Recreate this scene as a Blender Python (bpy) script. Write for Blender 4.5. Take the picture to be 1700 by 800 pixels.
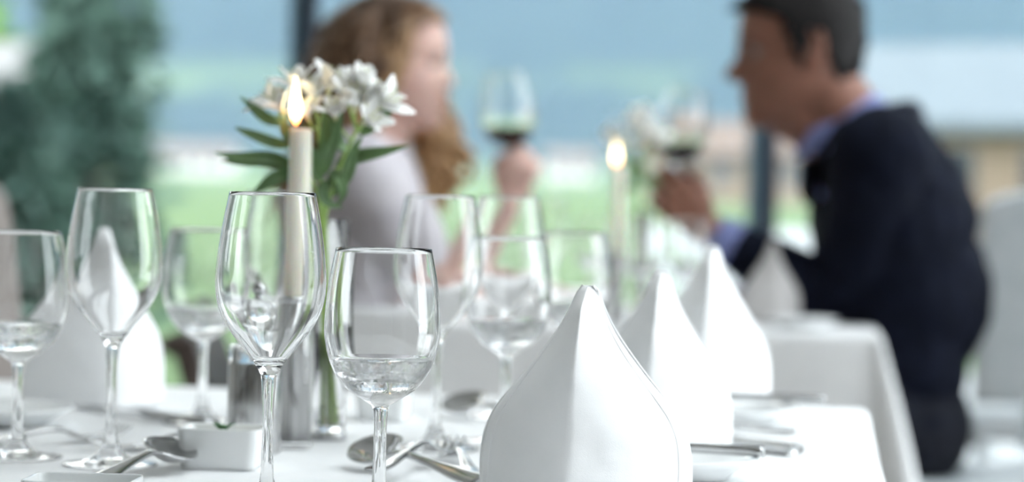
import bpy, bmesh, math, random
from mathutils import Vector, Matrix, Quaternion, noise

random.seed(7)
for o in list(bpy.data.objects):
    bpy.data.objects.remove(o, do_unlink=True)
scene = bpy.context.scene
COL = scene.collection
R = math.radians

# ------------------------------------------------------------------ camera
TABLE_Z = 0.75
CAM_Z = TABLE_Z + 0.2275
FPX = 85.0 / 36.0 * 1700.0
PITCH, ROLL = R(1.09), R(1.26)
CAM_ROT = Matrix.Rotation(math.pi / 2 - PITCH, 3, 'X') @ Matrix.Rotation(ROLL, 3, 'Z')
CAM_LOC = Vector((0, 0, CAM_Z))
cd = bpy.data.cameras.new('camera')
cam = bpy.data.objects.new('camera', cd)
COL.objects.link(cam)
cam.location = CAM_LOC
cam.rotation_euler = CAM_ROT.to_euler()
cd.lens = 85
cd.sensor_width = 36
cd.clip_start = 0.05
cd.clip_end = 5000
cd.dof.use_dof = True
cd.dof.focus_distance = 1.70
cd.dof.aperture_fstop = 3.9
cd.dof.aperture_blades = 0
scene.camera = cam

# ------------------------------------------------------------------ sky, exposure
world = bpy.data.worlds.new('overcast_sky')
scene.world = world
world.use_nodes = True
bg = world.node_tree.nodes['Background']
bg.inputs['Color'].default_value = (0.95, 0.965, 1.0, 1)
bg.inputs['Strength'].default_value = 2.6
scene.view_settings.view_transform = 'Standard'
scene.view_settings.look = 'None'
scene.view_settings.gamma = 1
scene.view_settings.use_curve_mapping = False
scene.view_settings.exposure = 1.15
cy = scene.cycles
cy.use_denoising = True
cy.max_bounces = 20
cy.diffuse_bounces = 5
cy.glossy_bounces = 8
cy.transmission_bounces = 18
cy.transparent_max_bounces = 24
cy.volume_bounces = 1
cy.caustics_reflective = True
cy.caustics_refractive = True
cy.blur_glossy = 0.5
cy.sample_clamp_indirect = 6.0


# ------------------------------------------------------------------ helpers
def at(px, py, s):
    """world point seen at photo pixel (px, py) where 1 cm is s pixels"""
    v = Vector(((px - 850) / FPX, (400 - py) / FPX, -1.0))
    return CAM_LOC + (CAM_ROT @ v) * (FPX / s / 100.0)


def on_table(px, s, z=TABLE_Z):
    a = at(px, 300, s)
    b = at(px, 900, s)
    t = (a.z - z) / (a.z - b.z)
    return a.lerp(b, t)


def link(o, parent=None):
    COL.objects.link(o)
    if parent is not None:
        o.parent = parent
    return o


def tag(o, label=None, cat=None, group=None, kind=None):
    if label: o['label'] = label
    if cat: o['category'] = cat
    if group: o['group'] = group
    if kind: o['kind'] = kind
    return o


def empty(name, loc=(0, 0, 0), rz=0.0):
    o = bpy.data.objects.new(name, None)
    o.empty_display_size = 0.05
    o.location = loc
    o.rotation_euler = (0, 0, rz)
    return link(o)


def mesh_obj(name, verts, faces, m, parent=None, smooth=True):
    me = bpy.data.meshes.new(name)
    me.from_pydata([tuple(v) for v in verts], [], faces)
    me.materials.append(m)
    if smooth:
        me.polygons.foreach_set('use_smooth', [True] * len(me.polygons))
    me.update()
    return link(bpy.data.objects.new(name, me), parent)


def bm_obj(name, bm, m, parent=None, smooth=True):
    me = bpy.data.meshes.new(name)
    bm.to_mesh(me)
    bm.free()
    me.materials.append(m)
    if smooth:
        me.polygons.foreach_set('use_smooth', [True] * len(me.polygons))
    return link(bpy.data.objects.new(name, me), parent)


def copy_tree(o, parent=None):
    c = o.copy()
    COL.objects.link(c)
    c.parent = parent
    for ch in list(o.children):
        copy_tree(ch, c)
    return c


def interp(tab, x):
    if x <= tab[0][0]: return tab[0][1:]
    for i in range(len(tab) - 1):
        a, b = tab[i], tab[i + 1]
        if x <= b[0]:
            t = (x - a[0]) / (b[0] - a[0])
            return tuple(a[k] + (b[k] - a[k]) * t for k in range(1, len(a)))
    return tab[-1][1:]


def spline(pts, n):
    """Catmull-Rom through pts (tuples of any length), n samples per span"""
    P = [pts[0]] + list(pts) + [pts[-1]]
    out = []
    for i in range(1, len(P) - 2):
        p0, p1, p2, p3 = P[i - 1], P[i], P[i + 1], P[i + 2]
        for k in range(n):
            t = k / n
            out.append(tuple(0.5 * (2 * b + (c - a) * t + (2 * a - 5 * b + 4 * c - d) * t * t + (3 * b - a - 3 * c + d) * t ** 3)
                             for a, b, c, d in zip(p0, p1, p2, p3)))
    out.append(tuple(pts[-1]))
    return out


def lathe(profile, seg=48, cap_start=False, cap_end=False):
    """profile of (r, z); r ~ 0 collapses to a pole"""
    verts, faces, rings = [], [], []
    for r, z in profile:
        if r < 1e-6:
            rings.append([len(verts)])
            verts.append((0, 0, z))
        else:
            b = len(verts)
            for k in range(seg):
                a = 2 * math.pi * k / seg
                verts.append((r * math.cos(a), r * math.sin(a), z))
            rings.append(list(range(b, b + seg)))
    for A, B in zip(rings[:-1], rings[1:]):
        for k in range(seg):
            k2 = (k + 1) % seg
            if len(A) == 1 and len(B) == 1: continue
            if len(A) == 1: faces.append((A[0], B[k2], B[k]))
            elif len(B) == 1: faces.append((A[k], A[k2], B[0]))
            else: faces.append((A[k], A[k2], B[k2], B[k]))
    if cap_start and len(rings[0]) > 1: faces.append(tuple(reversed(rings[0])))
    if cap_end and len(rings[-1]) > 1: faces.append(tuple(rings[-1]))
    return verts, faces


def tube(path, radii, seg=8, caps=True, flat=1.0):
    """tube along a list of Vectors"""
    path = [Vector(p) for p in path]
    if not hasattr(radii, '__len__'): radii = [radii] * len(path)
    verts, faces = [], []
    up = Vector((0.13, 0.21, 0.97))
    prev = None
    for i, p in enumerate(path):
        t = (path[min(i + 1, len(path) - 1)] - path[max(i - 1, 0)]).normalized()
        if prev is None:
            n = t.orthogonal().normalized() if abs(t.dot(up)) > 0.95 else (up - t * up.dot(t)).normalized()
        else:
            n = (prev - t * prev.dot(t)).normalized()
        prev = n
        b = t.cross(n)
        for k in range(seg):
            a = 2 * math.pi * k / seg
            verts.append(p + (n * math.cos(a) * flat + b * math.sin(a)) * radii[i])
    for i in range(len(path) - 1):
        for k in range(seg):
            k2 = (k + 1) % seg
            faces.append((i * seg + k, i * seg + k2, (i + 1) * seg + k2, (i + 1) * seg + k))
    if caps:
        faces.append(tuple(reversed(range(seg))))
        faces.append(tuple(range((len(path) - 1) * seg, len(path) * seg)))
    return verts, faces


def join(*vf):
    V, F = [], []
    for v, f in vf:
        b = len(V)
        V += list(v)
        F += [tuple(i + b for i in q) for q in f]
    return V, F


def box_vf(x0, x1, y0, y1, z0, z1):
    v = [(x0, y0, z0), (x1, y0, z0), (x1, y1, z0), (x0, y1, z0), (x0, y0, z1), (x1, y0, z1), (x1, y1, z1), (x0, y1, z1)]
    f = [(3, 2, 1, 0), (4, 5, 6, 7), (0, 1, 5, 4), (1, 2, 6, 5), (2, 3, 7, 6), (3, 0, 4, 7)]
    return v, f


def box(name, x0, x1, y0, y1, z0, z1, m, parent=None, bevel=0.0, seg=2):
    o = mesh_obj(name, *box_vf(x0, x1, y0, y1, z0, z1), m, parent, smooth=False)
    if bevel:
        md = o.modifiers.new('bevel', 'BEVEL')
        md.width = bevel
        md.segments = seg
        o.data.polygons.foreach_set('use_smooth', [True] * len(o.data.polygons))
    return o


def solidify(o, t, offset=-1):
    md = o.modifiers.new('thickness', 'SOLIDIFY')
    md.thickness = t
    md.offset = offset
    return o


def subsurf(o, n=1):
    md = o.modifiers.new('smooth', 'SUBSURF')
    md.levels = n
    md.render_levels = n
    return o


# ------------------------------------------------------------------ materials
def mat(name, color, rough=0.5, metal=0.0, spec=None, trans=0.0, ior=1.5, sheen=0.0, emit=None, sub=None):
    m = bpy.data.materials.new(name)
    m.use_nodes = True
    p = m.node_tree.nodes['Principled BSDF']
    p.inputs['Base Color'].default_value = (*color, 1)
    p.inputs['Roughness'].default_value = rough
    p.inputs['Metallic'].default_value = metal
    p.inputs['IOR'].default_value = ior
    p.inputs['Transmission Weight'].default_value = trans
    if spec is not None: p.inputs['Specular IOR Level'].default_value = spec
    if sheen: p.inputs['Sheen Weight'].default_value = sheen
    if emit:
        p.inputs['Emission Color'].default_value = (*emit[0], 1)
        p.inputs['Emission Strength'].default_value = emit[1]
    if sub:
        p.inputs['Subsurface Weight'].default_value = sub[0]
        p.inputs['Subsurface Radius'].default_value = sub[1]
        p.inputs['Subsurface Scale'].default_value = sub[2]
    return m


def vary(m, c2, scale=8.0, lo=0.35, hi=0.65, detail=4.0, stretch=None, bump=0.0, bump_dist=0.001, bump_scale=None, gen='Object'):
    """mix a second colour in by noise; optional bump"""
    nt = m.node_tree
    p = nt.nodes['Principled BSDF']
    tc = nt.nodes.new('ShaderNodeTexCoord')
    src = tc.outputs[gen]
    if stretch:
        mp = nt.nodes.new('ShaderNodeMapping')
        mp.inputs['Scale'].default_value = stretch
        nt.links.new(src, mp.inputs['Vector'])
        src = mp.outputs['Vector']
    n = nt.nodes.new('ShaderNodeTexNoise')
    n.inputs['Scale'].default_value = scale
    n.inputs['Detail'].default_value = detail
    nt.links.new(src, n.inputs['Vector'])
    if c2 is not None:
        r = nt.nodes.new('ShaderNodeValToRGB')
        r.color_ramp.elements[0].position = lo
        r.color_ramp.elements[1].position = hi
        r.color_ramp.elements[0].color = p.inputs['Base Color'].default_value
        r.color_ramp.elements[1].color = (*c2, 1)
        nt.links.new(n.outputs['Fac'], r.inputs['Fac'])
        nt.links.new(r.outputs['Color'], p.inputs['Base Color'])
    if bump:
        b = nt.nodes.new('ShaderNodeBump')
        b.inputs['Strength'].default_value = bump
        b.inputs['Distance'].default_value = bump_dist
        n2 = n
        if bump_scale:
            n2 = nt.nodes.new('ShaderNodeTexNoise')
            n2.inputs['Scale'].default_value = bump_scale
            n2.inputs['Detail'].default_value = 3
            nt.links.new(src, n2.inputs['Vector'])
        nt.links.new(n2.outputs['Fac'], b.inputs['Height'])
        nt.links.new(b.outputs['Normal'], p.inputs['Normal'])
    return m


M = {}
M['linen'] = vary(mat('white_linen', (0.84, 0.85, 0.86), 0.75, sheen=0.15), (0.88, 0.885, 0.89), 60, bump=0.25, bump_dist=0.0006, bump_scale=900)
M['napkin'] = vary(mat('white_napkin_linen', (0.88, 0.885, 0.89), 0.7, sheen=0.2), (0.91, 0.91, 0.915), 30, bump=0.2, bump_dist=0.0005, bump_scale=1100)
M['glass'] = mat('clear_crystal', (1, 1, 1), 0.0, trans=1.0, ior=1.5)
M['acrylic'] = mat('clear_acrylic', (0.96, 0.97, 0.97), 0.02, trans=1.0, ior=1.45)
M['water'] = mat('water', (1, 1, 1), 0.0, trans=1.0, ior=1.33)
M['wine'] = mat('red_wine', (0.012, 0.0015, 0.003), 0.02, trans=0.0, ior=1.34)
M['steel'] = vary(mat('polished_steel', (0.46, 0.465, 0.47), 0.14, 1.0), (0.54, 0.54, 0.54), 40)
M['brushed'] = vary(mat('brushed_steel', (0.34, 0.335, 0.33), 0.24, 1.0), (0.68, 0.68, 0.68), 6, stretch=(50, 50, 0.5), bump=0.08, bump_dist=0.0004)
M['porcelain'] = vary(mat('white_porcelain', (0.86, 0.88, 0.88), 0.12), (0.88, 0.89, 0.89), 12)
M['wax'] = vary(mat('ivory_wax', (0.95, 0.90, 0.77), 0.42, sub=(0.5, (1.0, 0.6, 0.3), 0.01)), (0.96, 0.92, 0.80), 20)
M['wick'] = vary(mat('burnt_wick', (0.02, 0.015, 0.012), 0.9), (0.05, 0.03, 0.02), 200)
M['petal'] = vary(mat('white_petal', (0.90, 0.90, 0.87), 0.55, sub=(0.2, (0.5, 0.5, 0.4), 0.004)), (0.93, 0.92, 0.91), 60)
M['petal_centre'] = vary(mat('blossom_throat', (0.62, 0.66, 0.34), 0.6), (0.75, 0.74, 0.5), 90)
M['leaf'] = vary(mat('leaf_green', (0.085, 0.17, 0.065), 0.42), (0.15, 0.26, 0.10), 22, lo=0.3, hi=0.7)
M['stem'] = vary(mat('stem_green', (0.36, 0.54, 0.16), 0.5), (0.44, 0.62, 0.20), 30)
M['skin_f'] = vary(mat('fair_skin', (0.62, 0.40, 0.33), 0.5, sub=(0.15, (1.0, 0.35, 0.2), 0.01)), (0.66, 0.42, 0.36), 14)
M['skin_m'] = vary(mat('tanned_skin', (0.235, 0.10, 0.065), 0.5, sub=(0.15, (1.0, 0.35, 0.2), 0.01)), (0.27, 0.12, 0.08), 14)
M['blouse'] = vary(mat('pale_lilac_fabric', (0.52, 0.49, 0.53), 0.8, sheen=0.1), (0.58, 0.55, 0.58), 20, bump=0.2, bump_dist=0.001, bump_scale=300)
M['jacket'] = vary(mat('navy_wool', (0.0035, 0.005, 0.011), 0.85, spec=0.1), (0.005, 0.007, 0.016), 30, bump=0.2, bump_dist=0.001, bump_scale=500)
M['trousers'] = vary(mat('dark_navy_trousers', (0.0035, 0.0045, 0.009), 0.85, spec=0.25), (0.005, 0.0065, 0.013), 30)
M['shirt'] = vary(mat('pale_blue_shirt', (0.16, 0.19, 0.42), 0.7), (0.20, 0.23, 0.46), 30)
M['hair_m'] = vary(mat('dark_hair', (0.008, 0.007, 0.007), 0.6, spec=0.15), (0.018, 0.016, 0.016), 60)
M['eye'] = vary(mat('eye_white', (0.22, 0.20, 0.19), 0.3), (0.25, 0.23, 0.22), 30)
M['iris'] = vary(mat('dark_iris', (0.03, 0.02, 0.015), 0.1), (0.06, 0.04, 0.02), 90)
M['lip'] = vary(mat('lip', (0.50, 0.22, 0.20), 0.4), (0.54, 0.26, 0.23), 40)
M['dark_wood'] = vary(mat('dark_walnut', (0.05, 0.028, 0.018), 0.4), (0.09, 0.05, 0.03), 5, stretch=(8, 8, 0.7), bump=0.1)
M['upholstery'] = vary(mat('taupe_upholstery', (0.22, 0.19, 0.18), 0.85), (0.27, 0.24, 0.22), 40, bump=0.2, bump_scale=400)
M['frame'] = vary(mat('dark_window_frame', (0.018, 0.024, 0.045), 0.4), (0.025, 0.032, 0.055), 10)
M['frame_blue'] = vary(mat('blue_grey_sash', (0.10, 0.18, 0.24), 0.4), (0.12, 0.20, 0.26), 10)
M['plaster'] = vary(mat('warm_white_plaster', (0.62, 0.60, 0.58), 0.9), (0.66, 0.64, 0.62), 3, bump=0.1, bump_scale=80)
M['ceiling'] = vary(mat('white_ceiling_paint', (0.86, 0.86, 0.86), 0.9), (0.88, 0.88, 0.88), 3)
M['floor'] = vary(mat('grey_oak', (0.22, 0.19, 0.165), 0.45), (0.27, 0.235, 0.205), 3, stretch=(1, 8, 1), bump=0.1)
M['curtain'] = vary(mat('pale_curtain', (0.66, 0.70, 0.73), 0.9), (0.70, 0.74, 0.77), 12)
M['curtain'].node_tree.nodes['Principled BSDF'].inputs['Transmission Weight'].default_value = 0.0
M['pad'] = vary(mat('salmon_cushion', (0.55, 0.25, 0.18), 0.8), (0.60, 0.30, 0.22), 20)
M['grey_chair'] = vary(mat('pale_grey_cover', (0.42, 0.46, 0.48), 0.8), (0.47, 0.50, 0.52), 20)
M['herb'] = vary(mat('herb_leaf', (0.04, 0.12, 0.05), 0.5), (0.07, 0.17, 0.07), 60)
M['butter'] = vary(mat('butter', (0.86, 0.84, 0.74), 0.5), (0.89, 0.87, 0.78), 40)


def pane_material():
    """architectural glass: lets light straight through and reflects a little"""
    m = bpy.data.materials.new('window_glass')
    m.use_nodes = True
    nt = m.node_tree
    nt.nodes.clear()
    out = nt.nodes.new('ShaderNodeOutputMaterial')
    t = nt.nodes.new('ShaderNodeBsdfTransparent')
    t.inputs['Color'].default_value = (0.95, 0.98, 0.98, 1)
    g = nt.nodes.new('ShaderNodeBsdfGlossy')
    g.inputs['Roughness'].default_value = 0.0
    f = nt.nodes.new('ShaderNodeFresnel')
    f.inputs['IOR'].default_value = 1.45
    mx = nt.nodes.new('ShaderNodeMixShader')
    nt.links.new(f.outputs[0], mx.inputs[0])
    nt.links.new(t.outputs[0], mx.inputs[1])
    nt.links.new(g.outputs[0], mx.inputs[2])
    nt.links.new(mx.outputs[0], out.inputs['Surface'])
    return m


def flame_material():
    m = bpy.data.materials.new('candle_flame')
    m.use_nodes = True
    nt = m.node_tree
    nt.nodes.clear()
    out = nt.nodes.new('ShaderNodeOutputMaterial')
    e = nt.nodes.new('ShaderNodeEmission')
    tc = nt.nodes.new('ShaderNodeTexCoord')
    sp = nt.nodes.new('ShaderNodeSeparateXYZ')
    r = nt.nodes.new('ShaderNodeValToRGB')
    r.color_ramp.elements[0].position = 0.0
    r.color_ramp.elements[0].color = (1.0, 0.25, 0.03, 1)
    r.color_ramp.elements[1].position = 0.35
    r.color_ramp.elements[1].color = (1.0, 0.78, 0.42, 1)
    nt.links.new(tc.outputs['Generated'], sp.inputs[0])
    nt.links.new(sp.outputs['Z'], r.inputs[0])
    nt.links.new(r.outputs[0], e.inputs['Color'])
    e.inputs['Strength'].default_value = 4.5
    nt.links.new(e.outputs[0], out.inputs['Surface'])
    return m


M['pane'] = pane_material()
M['flame'] = flame_material()

# hair of the woman: dark roots, golden curls towards the ends
mh = mat('brown_to_blond_hair', (0.10, 0.05, 0.03), 0.45)
nt = mh.node_tree
att = nt.nodes.new('ShaderNodeAttribute')
att.attribute_name = 'tone'
rr = nt.nodes.new('ShaderNodeValToRGB')
rr.color_ramp.elements[0].color = (0.045, 0.024, 0.016, 1)
rr.color_ramp.elements[1].color = (0.58, 0.36, 0.16, 1)
e1 = rr.color_ramp.elements.new(0.5)
e1.color = (0.20, 0.105, 0.05, 1)
nt.links.new(att.outputs['Fac'], rr.inputs[0])
nt.links.new(rr.outputs[0], nt.nodes['Principled BSDF'].inputs['Base Color'])
M['hair_f'] = mh

# ------------------------------------------------------------------ layout axes: the tables stand 7 degrees askew to the view
YAW = R(-7.1)
TU = Vector((math.sin(-YAW), math.cos(-YAW), 0))     # along the near table, away from the camera
TV = Vector((math.cos(-YAW), -math.sin(-YAW), 0))    # across it, to the right

# ------------------------------------------------------------------ the room
WIN_Y = 8.4          # glazed wall behind the couple
X_R, X_L, Y_B, Z_C = 2.0, -4.6, -3.2, 3.0
box('floor', X_L - 0.1, X_R + 0.1, Y_B - 0.1, WIN_Y + 0.1, -0.12, 0.0, M['floor'])['kind'] = 'structure'
Y_G = -1.6
X_G = 0.35            # right of this line a glazed roof strip is added to light the table
box('ceiling', X_L - 0.1, X_G, Y_B - 0.1, WIN_Y + 0.1, Z_C, Z_C + 0.15, M['ceiling'])['kind'] = 'structure'
tag(box('ceiling', X_G, X_R + 0.1, Y_B - 0.1, Y_G, Z_C, Z_C + 0.15, M['ceiling']), kind='structure')
box('wall_left', X_L - 0.2, X_L, Y_B - 0.1, WIN_Y + 0.1, -0.12, Z_C, M['plaster'])['kind'] = 'structure'
box('wall_back', X_L, X_R, Y_B - 0.2, Y_B, -0.12, Z_C, M['plaster'])['kind'] = 'structure'
box('wall_right', X_R, X_R + 0.2, Y_B, 1.2, -0.12, Z_C, M['plaster'])['kind'] = 'structure'


def window_wall(name, origin, axis, stops, width_first):
    """floor to ceiling glazing along axis: posts, rails and panes"""
    w = empty(name, origin)
    w['kind'] = 'structure'
    ang = math.atan2(axis.y, axis.x)
    w.rotation_euler = (0, 0, ang)
    for i, x in enumerate(stops):
        box('window_post', x - 0.025, x + 0.025, -0.05, 0.05, 0, Z_C, M['frame'], w, 0.004)
        box('window_sash', x - 0.075, x - 0.025, -0.03, 0.03, 0.06, Z_C - 0.06, M['frame_blue'], w, 0.004) if i else None
    for a, b in zip(stops[:-1], stops[1:]):
        box('bottom_rail', a + 0.025, b - 0.075, -0.04, 0.04, 0.0, 0.06, M['frame'], w, 0.004)
        box('top_rail', a + 0.025, b - 0.075, -0.04, 0.04, Z_C - 0.06, Z_C, M['frame'], w, 0.004)
        box('pane', a + 0.025, b - 0.075, -0.006, 0.006, 0.06, Z_C - 0.06, M['pane'], w)
    return w


roof = empty('added_roof_glazing', (0, 0, Z_C))  # roof glazing added out of view to brighten the table
roof['kind'] = 'structure'
ry = [Y_G + (WIN_Y - Y_G) * k / 6 for k in range(7)]
for y in ry: box('added_roof_bar', X_G, X_R + 0.1, y - 0.035, y + 0.035, -0.02, 0.10, M['frame'], roof, 0.004)
for x in (X_G, (X_G + X_R) / 2, X_R + 0.06): box('added_roof_rafter', x, x + 0.05, Y_G + 0.04, WIN_Y - 0.04, 0.0, 0.09, M['frame'], roof, 0.004)
for a, b in zip(ry[:-1], ry[1:]):
    for c, d in ((X_G + 0.05, (X_G + X_R) / 2), ((X_G + X_R) / 2 + 0.05, X_R + 0.06)):
        box('pane', c, d, a + 0.036, b - 0.036, 0.04, 0.052, M['pane'], roof)  # panes of the added roof glazing
mx1 = at(516, 100, 4.78).x
mx2 = at(1277, 300, 4.78).x
stp = mx2 - mx1
stops = [mx1 - stp * k for k in (2, 1)] + [mx1, mx2, X_R]
stops = [X_L] + stops if stops[0] - X_L > 0.5 else stops
window_wall('window_1', (0, WIN_Y, 0), Vector((1, 0, 0)), stops, 0)
window_wall('window_2', (X_R + 0.05, 0, 0), Vector((0, 1, 0)), [1.25, 3.0, 4.8, 6.6, WIN_Y - 0.06], 0)


# ------------------------------------------------------------------ outdoors
def terrain_h(x, y):
    r = math.hypot(x, y)
    az = math.atan2(x, y)
    h = -0.14
    if r > 20:
        h += 0.010 * (r - 20) * min(1, (r - 20) / 60) + 0.25 * noise.noise(Vector((x * 0.02, y * 0.02, 3)))
    if r > 320:
        t = r - 320
        base = 0.34 + 0.10 * math.sin(az * 5.0 + 0.6)
        h += t * base * min(1.0, t / 100) + 11 * noise.fractal(Vector((x * 0.009, y * 0.009, 0)), 0.9, 2.1, 5) * min(1, t / 80)
    return h


def terrain():
    verts, faces = [], []
    rs = [8.62, 9.5, 11, 13, 16, 20, 25, 31, 38, 46, 56, 68, 82, 98, 115, 135, 155, 180, 210, 240, 275, 305, 320]
    while rs[-1] < 860: rs.append(rs[-1] + 12)
    na = 120
    for r in rs:
        for k in range(na + 1):
            a = R(-75 + 150 * k / na)
            x, y = r * math.sin(a), r * math.cos(a)
            if r < 9: y = WIN_Y + 0.2; x = y * math.tan(max(-1.3, min(1.3, a)))
            y = max(y, WIN_Y + 0.2) if -5.5 < x < X_R + 0.3 else y
            verts.append((x, y, terrain_h(x, y)))
    for i in range(len(rs) - 1):
        for k in range(na):
            a = i * (na + 1) + k
            faces.append((a, a + 1, a + na + 2, a + na + 1))
    m = bpy.data.materials.new('meadow_and_forest')
    m.use_nodes = True
    nt = m.node_tree
    p = nt.nodes['Principled BSDF']
    p.inputs['Roughness'].default_value = 0.95
    p.inputs['Specular IOR Level'].default_value = 0.1
    geo = nt.nodes.new('ShaderNodeNewGeometry')
    n1 = nt.nodes.new('ShaderNodeTexNoise')
    n1.inputs['Scale'].default_value = 0.014
    n1.inputs['Detail'].default_value = 5
    nt.links.new(geo.outputs['Position'], n1.inputs['Vector'])
    sep = nt.nodes.new('ShaderNodeSeparateXYZ')
    nt.links.new(geo.outputs['Position'], sep.inputs[0])
    # forest takes over higher up the slope; pasture clearings by noise
    mr = nt.nodes.new('ShaderNodeMapRange')
    mr.inputs['From Min'].default_value = 4.0
    mr.inputs['From Max'].default_value = 7.0
    nt.links.new(sep.outputs['Z'], mr.inputs['Value'])
    hi = nt.nodes.new('ShaderNodeMapRange')
    hi.inputs['From Min'].default_value = 17.0
    hi.inputs['From Max'].default_value = 23.0
    nt.links.new(sep.outputs['Z'], hi.inputs['Value'])
    ramp = nt.nodes.new('ShaderNodeValToRGB')
    ramp.color_ramp.elements[0].position = 0.43
    ramp.color_ramp.elements[1].position = 0.52
    nt.links.new(n1.outputs['Fac'], ramp.inputs[0])
    mul = nt.nodes.new('ShaderNodeMath')
    mul.operation = 'MULTIPLY'
    nt.links.new(mr.outputs[0], mul.inputs[0])
    top = nt.nodes.new('ShaderNodeMath')
    top.operation = 'MAXIMUM'
    nt.links.new(ramp.outputs[0], top.inputs[0])
    nt.links.new(hi.outputs[0], top.inputs[1])
    nt.links.new(top.outputs[0], mul.inputs[1])
    n2 = nt.nodes.new('ShaderNodeTexNoise')
    n2.inputs['Scale'].default_value = 0.09
    n2.inputs['Detail'].default_value = 6
    nt.links.new(geo.outputs['Position'], n2.inputs['Vector'])
    g = nt.nodes.new('ShaderNodeValToRGB')
    g.color_ramp.elements[0].color = (0.075, 0.125, 0.056, 1)
    g.color_ramp.elements[1].color = (0.105, 0.155, 0.080, 1)
    nt.links.new(n2.outputs['Fac'], g.inputs[0])
    fo = nt.nodes.new('ShaderNodeValToRGB')
    fo.color_ramp.elements[0].color = (0.014, 0.030, 0.040, 1)
    fo.color_ramp.elements[1].color = (0.032, 0.058, 0.062, 1)
    nt.links.new(n2.outputs['Fac'], fo.inputs[0])
    mx = nt.nodes.new('ShaderNodeMixRGB')
    nt.links.new(mul.outputs[0], mx.inputs[0])
    nt.links.new(g.outputs[0], mx.inputs[1])
    nt.links.new(fo.outputs[0], mx.inputs[2])
    nt.links.new(mx.outputs[0], p.inputs['Base Color'])
    o = mesh_obj('ground', verts, faces, m)
    o['kind'] = 'structure'


terrain()
M['terrace'] = vary(mat('pale_stone_paving', (0.20, 0.215, 0.225), 0.8), (0.24, 0.255, 0.265), 3)
o = box('pavement', 0.9, 9.0, WIN_Y + 0.12, 15.0, -0.16, -0.06, M['terrace'])
tag(o, kind='structure')


def haze():
    m = bpy.data.materials.new('valley_haze')
    m.use_nodes = True
    nt = m.node_tree
    nt.nodes.clear()
    out = nt.nodes.new('ShaderNodeOutputMaterial')
    v = nt.nodes.new('ShaderNodeVolumeScatter')
    v.inputs['Color'].default_value = (0.27, 0.39, 0.57, 1)
    v.inputs['Density'].default_value = 0.00115
    v.inputs['Anisotropy'].default_value = 0.1
    nt.links.new(v.outputs[0], out.inputs['Volume'])
    o = box('valley_haze', -700, 700, 60, 880, -3, 240, m)
    tag(o, 'thin blue haze lying over the valley outside', 'haze', kind='stuff')


haze()


def house(name, loc, rz, L, W, H, roof_h, wall, roofm, label, windows=3, over=0.6):
    h = empty(name, loc, rz)
    tag(h, label, 'house')
    box('wall', -L / 2, L / 2, -W / 2, W / 2, -1, H, wall, h)
    V = [(-L / 2, -W / 2, H), (L / 2, -W / 2, H), (L / 2, W / 2, H), (-L / 2, W / 2, H), (-L / 2, 0, H + roof_h), (L / 2, 0, H + roof_h)]
    mesh_obj('gable', V, [(0, 3, 4), (1, 5, 2), (0, 4, 5, 1), (3, 2, 5, 4)], wall, h, False)
    k = roof_h / (W / 2)
    for s in (-1, 1):
        V = []
        for (y, z) in ((s * (W / 2 + over), H - over * k + 0.12), (0, H + roof_h + 0.12)):
            for x in (-L / 2 - over, L / 2 + over): V.append((x, y, z))
        V += [(x, y, z + 0.18) for x, y, z in V]
        F = [(0, 1, 3, 2), (4, 6, 7, 5), (0, 4, 5, 1), (2, 3, 7, 6), (0, 2, 6, 4), (1, 5, 7, 3)]
        mesh_obj('roof_slope', V, F, roofm, h, False)
    for i in range(windows):
        x = -L / 2 + L * (i + 0.5) / windows
        w = box('window', x - 0.45, x + 0.45, -W / 2 - 0.05, -W / 2 + 0.02, 0.9, min(2.1, H - 0.3), M['house_frame'], h)
        box('pane', x - 0.38, x + 0.38, -W / 2 - 0.07, -W / 2 - 0.04, 0.97, min(2.03, H - 0.37), M['house_glass'], w)
    return h


M['house_frame'] = vary(mat('painted_shutter', (0.25, 0.2, 0.16), 0.7), (0.3, 0.24, 0.2), 5)
M['house_glass'] = vary(mat('dark_pane', (0.04, 0.05, 0.06), 0.1), (0.06, 0.07, 0.08), 2)
M['tan_wall'] = vary(mat('sandy_timber_wall', (0.22, 0.165, 0.12), 0.85), (0.27, 0.21, 0.16), 1.2, stretch=(1, 1, 8))
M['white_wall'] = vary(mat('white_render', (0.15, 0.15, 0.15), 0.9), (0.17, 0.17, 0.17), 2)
M['farm_wall'] = vary(mat('whitewash', (0.62, 0.60, 0.60), 0.9), (0.66, 0.64, 0.64), 2)
M['grey_roof'] = vary(mat('grey_slate', (0.085, 0.11, 0.13), 0.75), (0.11, 0.14, 0.16), 4)
M['brown_roof'] = vary(mat('brown_shingle', (0.10, 0.075, 0.06), 0.8), (0.15, 0.11, 0.09), 4)

a = at(1640, 330, 1.02)
house('barn', (a.x + 2.3, a.y + 3, terrain_h(a.x, a.y) - 0.1), R(-28), 8.0, 5.0, 2.45, 1.2, M['tan_wall'], M['grey_roof'],
      'sandy timber barn with a grey slate roof beyond the right side of the window', 5)
a = at(1205, 330, 0.36)
house('chalet', (a.x, a.y, terrain_h(a.x, a.y) - 0.1), R(8), 6.5, 5.0, 2.3, 1.3, M['tan_wall'], M['brown_roof'],
      'low sandy chalet with a brown roof in the distance behind the man', 4)
for px, s, L, lab in ((345, 0.128, 7.0, 'small white farmhouse at the foot of the slope, nearest the flowers'),
                      (258, 0.126, 6.0, 'small white farmhouse at the foot of the slope, beside the conifer'),
                      (945, 0.124, 6.0, 'tiny white farmhouse at the foot of the slope between the couple')):
    a = at(px, 300, s)
    house('farmhouse', (a.x, a.y, terrain_h(a.x, a.y) - 0.1), R(random.uniform(-25, 25)), L, 5.5, 2.4, 1.5, M['farm_wall'], M['brown_roof'], lab, 3)
a = at(15, 150, 1.9)
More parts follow.
